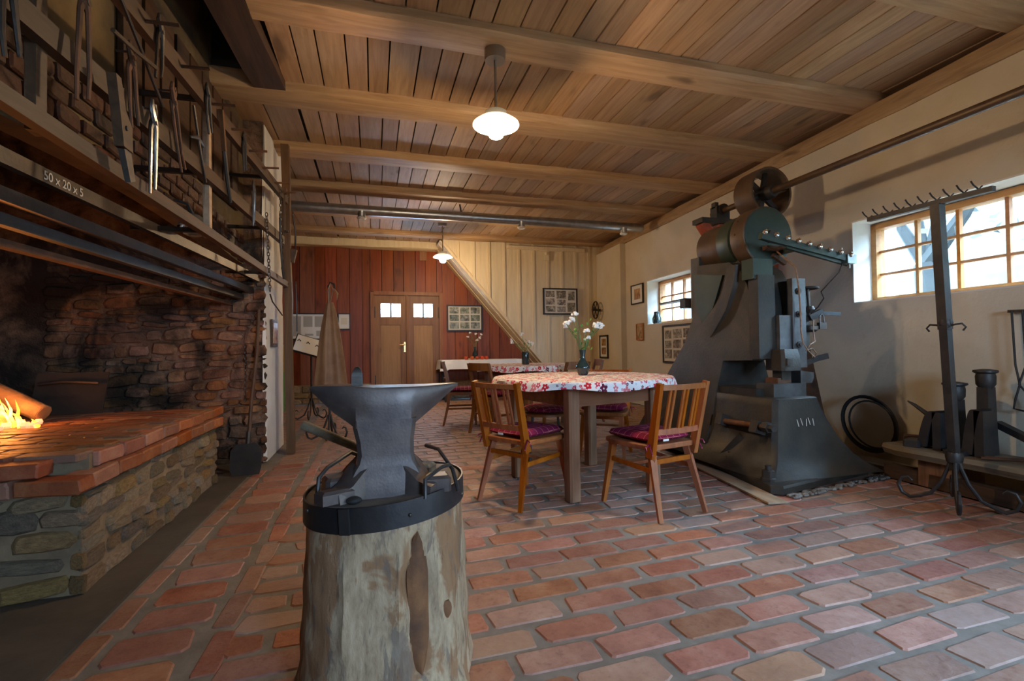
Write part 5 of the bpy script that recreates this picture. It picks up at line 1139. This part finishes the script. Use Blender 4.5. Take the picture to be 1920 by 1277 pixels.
# ================================================================== VASES, FLOWERS, FRUIT
def vase(x, y, z, prof, mt, label, flowers, leaves, sc=1.0, name='flower_vase'):
    t = thing(name, label, 'vase', (x, y, z), group='flower vases on the tables')
    b = MB(); b.lathe([(r*sc, h*sc) for r, h in prof], 24, (x, y, z)); b.build('vase_body', mt, t)
    top = max(h for _, h in prof)*sc
    for i, (dx, dy, h) in enumerate(flowers):
        p0 = Vector((x, y, z+top*.6)); p1 = Vector((x+dx, y+dy, z+h)); mid = p0.lerp(p1, .5)+Vector((dx*-.18, 0, .02)); b = MB(); b.tube([p0, mid, p1], .0025*max(1, sc*.8), 5); b.build('stem', 'leaf', t)
        b = MB()
        for k in range(7):
            c = p1+Vector((random.uniform(-.018, .018), random.uniform(-.018, .018), random.uniform(-.016, .016)))
            b.sphere(c, random.uniform(.010, .016), 6, 4, (1, .7, .9))
        b.build('blossom', 'petal', t)
    for (dx, dy, h) in leaves:
        b = MB()
        for k in range(4):
            c = Vector((x+dx+random.uniform(-.02, .02), y+dy+random.uniform(-.02, .02), z+h+random.uniform(-.03, .03))); d = Vector((random.uniform(-1, 1), random.uniform(-1, 1), random.uniform(.1, .8))).normalized()*.035; sd2 = d.cross(Vector((0, 0, 1))).normalized()*.010
            b.add([c, c+d*.5+sd2, c+d, c+d*.5-sd2, c+d*.5+Vector((0, 0, .003))], [(0, 1, 4), (1, 2, 4), (2, 3, 4), (3, 0, 4)])
        b.build('leaf_spray', 'leaf', t); t.children[-1]['kind'] = 'stuff'
vase(1.555, 3.42, .787, [(.03, 0), (.036, .004), (.056, .055), (.05, .075), (.022, .12), (.019, .145), (.026, .195), (.022, .197)], 'dark_glass', 'dark blue-green glass vase on the nearer flowered tablecloth', [(-.135, 0, .40), (-.125, .02, .385), (-.05, .02, .485), (-.075, .01, .43), (.105, -.02, .375), (.12, .0, .39), (.17, .02, .375), (.155, .01, .385), (.05, .0, .28), (.02, -.02, .34)], [(-.04, 0, .30), (.01, 0, .22), (.03, .0, .25), (.07, 0, .34), (-.06, 0, .33), (.05, .0, .40), (.0, .02, .36), (.04, -.01, .215)])
vase(1.93, 6.05, .787, [(.045, 0), (.05, .01), (.05, .15), (.045, .17)], 'dark_glass', 'straight dark vase on the farther flowered tablecloth', [(-.19, 0, .30), (-.17, .02, .32), (-.05, 0, .40), (.10, 0, .27), (.07, .02, .3)], [(0, 0, .25), (.03, 0, .3), (-.04, 0, .22), (.02, .02, .2), (-.09, 0, .27), (.06, 0, .24)], 1.0)
vase(1.93, 9.33, .822+.0, [(.04, 0), (.05, .03), (.055, .08), (.02, .16), (.025, .22)], 'dark_glass', 'small dark vase on the white serving table', [(-.14, 0, .42), (-.09, 0, .5), (.02, 0, .48), (.10, 0, .40), (.13, 0, .47), (.04, 0, .36)], [(0, 0, .30), (.03, 0, .36), (-.05, 0, .38)])
b = MB(); b.box((1.93, 9.33, .807), (.30, .16, .028)); tag(b.build('fruit_board', 'pale_plank', smooth=False), 'small pale wooden board under the apples and vase', 'board')
for i, (x, y, z, lb) in enumerate(((1.74, 9.28, .793, 'dark apple left of the pale wooden board'), (1.85, 9.22, .793, 'second apple from the left on the white cloth'), (1.95, 9.21, .793, 'middle apple in front of the small vase'), (2.05, 9.22, .793, 'second apple from the right on the white cloth'), (2.15, 9.28, .793, 'rightmost apple beside the pale wooden board'))):
    t = thing('apple', lb, 'apple', (x, y, z), group='apples on the serving table'); b = MB(); b.lathe([(.004, .012), (.022, .0), (.038, .014), (.043, .035), (.038, .058), (.02, .070), (.004, .062)], 14, (x, y, z)); b.build('fruit', 'apple', t); b = MB(); b.tube([(x, y, z+.06), (x+.004, y, z+.085)], .003, 5); b.build('stem', 'post_wood', t)

# ================================================================== PICTURES
def picture(name, label, c, w_, h_, rz, cells, ph_m='photo_bw', frame='black_frame', mat_='mat_board', fw_=.028, cat='picture'):
    """hangs facing local -y; cells are (u0, v0, u1, v1) in 0..1"""
    t = thing(name, label, cat, (c[0], c[1], c[2]-h_/2), rz, local=True); d = .024
    for (x, z, sx, sz) in ((0, fw_/2, w_, fw_), (0, h_-fw_/2, w_, fw_), (-w_/2+fw_/2, h_/2, fw_, h_-2*fw_), (w_/2-fw_/2, h_/2, fw_, h_-2*fw_)):
        b = MB(); b.box((x, -d/2, z), (sx, d, sz)); b.build('frame_strip', frame, t, smooth=False)
    b = MB(); b.box((0, -.006, h_/2), (w_-2*fw_, .01, h_-2*fw_)); b.build('mat_board', mat_, t, smooth=False)
    iw_, ih = w_-2*fw_, h_-2*fw_
    for (u0, v0, u1, v1) in cells:
        b = MB(); b.box(((u0+u1-1)/2*iw_, -.0125, fw_+(v0+v1)/2*ih), ((u1-u0)*iw_, .003, (v1-v0)*ih)); o = b.build('photo', ph_m, t, smooth=False, org=((u0+u1-1)/2*iw_, -.0125, fw_+(v0+v1)/2*ih)); o.location = ORG[o.name]
    return t
g33 = [(.04+.32*i, .05+.32*j, .32+.32*i, .32+.32*j) for i in range(3) for j in range(3)]
picture('photo_collage', 'colour photo collage in black frame on the red boards', (1.815, 9.775, 1.64), .74, .54, 0, g33, 'photo_col')
picture('wall_poster', 'wide pale document poster behind the leaning post', (-1.17, 9.775, 1.47), .70, .50, 0, [(.36, .48, .60, .92), (.66, .48, .94, .92), (.40, .12, .62, .2), (.70, .10, .92, .32), (.06, .1, .30, .92)], 'grey_photo_back', 'black_frame', 'paper', .02, 'poster')
picture('framed_certificate', 'small framed certificate right of the leather apron', (-.535, 9.775, 1.565), .225, .31, 0, [(.2, .3, .8, .75)], 'mat_board', 'black_frame', 'paper', .016)
picture('photo_collage', 'black-framed photo collage on the pale boarded wall', (3.61, 8.972, 1.93), .74, .53, 0, [(.05, .68, .32, .93), (.38, .62, .68, .95), (.74, .55, .95, .93), (.05, .36, .32, .62), (.40, .34, .66, .58), (.05, .06, .34, .30), (.40, .05, .66, .28), (.72, .06, .97, .45)])
WR = -PI/2-math.atan(.065)
def onwall(y, off=-.006): return (XR(y)+off, y)
picture('framed_photo', 'small framed photo left of the far window', (*onwall(7.40), 1.915), .44, .34, WR, [(.25, .2, .78, .8)], 'sepia', 'black_frame', 'paper', .018)
picture('wood_plaque', 'small unframed brown print under the far window corner', (*onwall(7.32), 1.255), .24, .29, WR, [(.12, .1, .88, .9)], 'sepia', 'window_wood', 'sepia', .012)
picture('photo_collage', 'large black-framed photo collage below the far window', (*onwall(6.14), 1.035), .86, .58, WR, [(.05, .66, .27, .90), (.33, .66, .62, .92), (.68, .68, .95, .93), (.05, .38, .27, .60), (.33, .38, .60, .62), (.66, .42, .93, .62), (.04, .08, .28, .34), (.34, .08, .62, .32), (.68, .06, .94, .36)])
picture('narrow_photo_frame', 'narrow upright frame with two photos near the corner', (XR(8.65)-.106, 8.65, 1.01), .40, .46, WR, [(.2, .55, .8, .9), (.2, .12, .8, .46)], 'sepia', 'black_frame', 'paper', .03)

# ================================================================== STANDS IN THE BACKGROUND
ap = thing('apron_stand', 'slim black iron stand under the hanging leather apron', 'stand', (-.49, 5.9, 0))
b = MB(); b.tube([(-.49, 5.9, .2), (-.49, 5.9, 1.76)], .014, 8); b.build('pole', 'iron', ap)
b = MB(); b.tube([(-.49, 5.9, 1.74), (-.47, 5.88, 1.79), (-.43, 5.87, 1.77), (-.42, 5.86, 1.70)], .012, 6); b.build('top_hook', 'iron', ap)
for a in (200, 320, 80, 265): scroll_leg((-.49, 5.9), math.radians(a), .25, .27, ap)
lap = thing('leather_apron', 'brown leather apron hanging from the black stand', 'apron', (-.49, 5.86, .40))
b = MB(); rings = []; n = 40
for z, rx, ry in ((1.56, .035, .03), (1.45, .065, .045), (1.30, .095, .06), (1.10, .125, .075), (.90, .150, .085), (.70, .172, .095), (.55, .185, .10), (.47, .19, .10)):
    rings.append([Vector((-.475+rx*math.cos(2*PI*t/n)*(1+.05*math.sin(t*.9)*(1.6-z)), 5.88+ry*math.sin(2*PI*t/n)*(1+.22*math.sin(6*2*PI*t/n+z)), z)) for t in range(n)])
b.loft(rings, caps=False); b.build('hide', 'leather', lap)
b = MB(); b.tube([(-.475, 5.88, 1.56), (-.44, 5.87, 1.70), (-.47, 5.87, 1.78), (-.50, 5.88, 1.70), (-.49, 5.88, 1.56)], .009, 6); b.tube([(-.43, 5.86, 1.72), (-.395, 5.85, 1.66), (-.40, 5.85, 1.58)], [.02, .03, .006], 6, flat=.4); b.build('neck_strap', 'leather', lap)
ms = thing('sheet_stand', 'black iron reading stand with tilted top behind the apron', 'stand', (-.89, 7.7, 0))
b = MB(); b.tube([(-.89, 7.7, .2), (-.89, 7.7, 1.03)], .015, 8); b.build('pole', 'iron', ms)
for a in (200, 330, 75, 265): scroll_leg((-.89, 7.7), math.radians(a), .25, .30, ms)
b = MB(); b.bar((-1.12, 7.68, 1.14), (-.74, 7.72, 1.02), .34, .012, up=(0, -.75, .65)); b.build('tilted_plate', 'iron', ms, smooth=False)
b = MB(); b.bar((-1.10, 7.665, 1.144), (-.76, 7.705, 1.036), .30, .006, up=(0, -.75, .65)); b.build('sheet', 'paper', ms, smooth=False)
for k in range(3): b = MB(); x = -1.05+k*.12; b.tube([(x, 7.53, 1.16-k*.044), (x+.02, 7.51, 1.18-k*.044), (x+.04, 7.53, 1.15-k*.044)], .008, 6); b.build('clip_scroll', 'iron', ms)
yg = thing('painted_cabinet', 'narrow yellow and green painted cabinet behind the pier', 'cabinet', (-1.62, 8.7, 0))
b = MB(); b.box((-1.62, 8.7, .33), (.36, .34, .66)); b.build('lower_box', 'green_paint', yg, smooth=False)
b = MB(); b.box((-1.62, 8.7, .89), (.34, .32, .46)); b.build('upper_box', 'yellow_paint', yg, smooth=False)
b = MB(); b.box((-1.62, 8.53, .89), (.26, .02, .38)); b.build('door', 'yellow_paint', yg, smooth=False)
b = MB(); b.box((-1.62, 8.53, .33), (.28, .02, .56)); b.build('door', 'green_paint', yg, smooth=False)
# jug and lamp shelf at the far window
jg = thing('enamel_jug', 'dark enamel jug standing on the far window sill', 'jug', (XR(6.95)+.09, 6.93, SILL+.012)); x, y = XR(6.95)+.09, 6.93
b = MB(); b.lathe([(.05, 0), (.07, .02), (.075, .09), (.05, .15), (.045, .19), (.05, .2)], 18, (x, y, SILL+.012)); b.build('body', 'dark_glass', jg)
b = MB(); b.tube([(x-.04, y-.05, SILL+.18), (x-.06, y-.10, SILL+.15), (x-.05, y-.09, SILL+.08), (x-.03, y-.06, SILL+.05)], .009, 6); b.build('handle', 'dark_glass', jg)

sf = thing('window_shelf', 'thin board shelf across the far window beside the hammer', 'shelf', (4.3, 6.1, 1.66)); xs = XR(6.1)
b = MB(); b.add([(xs-.12, 5.82, 1.66), (xs+.1, 5.82, 1.66), (xs+.1, 6.75, 1.66), (xs-.02, 6.60, 1.66), (xs-.12, 5.82, 1.678), (xs+.1, 5.82, 1.678), (xs+.1, 6.75, 1.678), (xs-.02, 6.60, 1.678)], [(0, 1, 2, 3), (4, 7, 6, 5), (0, 4, 5, 1), (1, 5, 6, 2), (2, 6, 7, 3), (3, 7, 4, 0)]); b.build('board', 'rail_wood', sf, smooth=False)
b = MB(); b.box((xs+.0, 5.9, 1.60), (.2, .12, .12)); b.build('bracket', 'iron', sf, smooth=False)
# ================================================================== OUTSIDE
b = MB(); rings = []; nx = 26; ny = 40
for i in range(nx):
    x = 5.3+i*1.2; rings.append([Vector((x, -14+j*1.4, -.3+max(0, (x-6.4))*.62+.25*math.sin(j*.7+i*.5)+.15*math.sin(j*1.9))) for j in range(ny)])
vs = [v for r in rings for v in r]; fs = [(i*ny+j, i*ny+j+1, (i+1)*ny+j+1, (i+1)*ny+j) for i in range(nx-1) for j in range(ny-1)]
b.add(vs, fs); hl = b.build('ground', 'grass', org=Z0); hl['kind'] = 'structure'
b = MB(); b.box((1, -24, -.4), (60, 42, .2)); yard = b.build('ground_yard', 'grass', smooth=False, org=Z0); yard['kind'] = 'structure'
def tree(x, y, z, label, h=3.2, r=.16, seed=1, lean=.3, fol=True):
    rr = random.Random(seed); t = thing('fruit_tree', label, 'tree', (x, y, z)); b = MB()
    b.tube([(x, y, z-.4), (x+.05, y+.02, z+h*.3), (x+.1, y+.1, z+h*.45)], [r*1.2, r, r*.9], 9); b.build('trunk', 'tree_bark', t)
    for k, (dy, dz, rad) in enumerate(((lean*2.2, h*.55, .62), (-lean*3.4, h*.5, .75), (lean*.5, h*.6, .5), (-lean*1.2, h*.62, .45))):
        b = MB(); p = Vector((x+.1, y+.1, z+h*.45)); e = p+Vector((rr.uniform(-.4, .4), dy, dz)); b.tube([p, p.lerp(e, .4)+Vector((0, dy*.1, .0)), e], [r*rad, r*rad*.7, r*.25], 7); b.build('branch', 'tree_bark', t)
    if fol:
        b = MB()
        for k in range(420):
            a = rr.random()*2*PI; q = rr.random()**.5*1.9; c = Vector((x+q*math.cos(a)*.9, y+q*math.sin(a)*1.1, z+h*.62+rr.uniform(-.3, 1.5))); s = rr.uniform(.05, .12); u = Vector((rr.uniform(-1, 1), rr.uniform(-1, 1), rr.uniform(-1, 1))).normalized(); v = u.orthogonal().normalized()
            b.add([c-u*s, c+v*s*.6, c+u*s, c-v*s*.6], [(0, 1, 2, 3)])
        b.build('foliage', 'blossom', t, smooth=False); t.children[-1]['kind'] = 'stuff'
tree(8.3, 5.35, .75, 'forked orchard tree outside the near window', 3.3, .17, 3, .3)
tree(10.5, 8.6, 2.1, 'smaller orchard tree farther up the slope outside', 3.0, .13, 8, .25)
tree(11.5, 3.6, 2.7, 'orchard tree on the slope right of the rack outside', 3.2, .13, 5, .3)
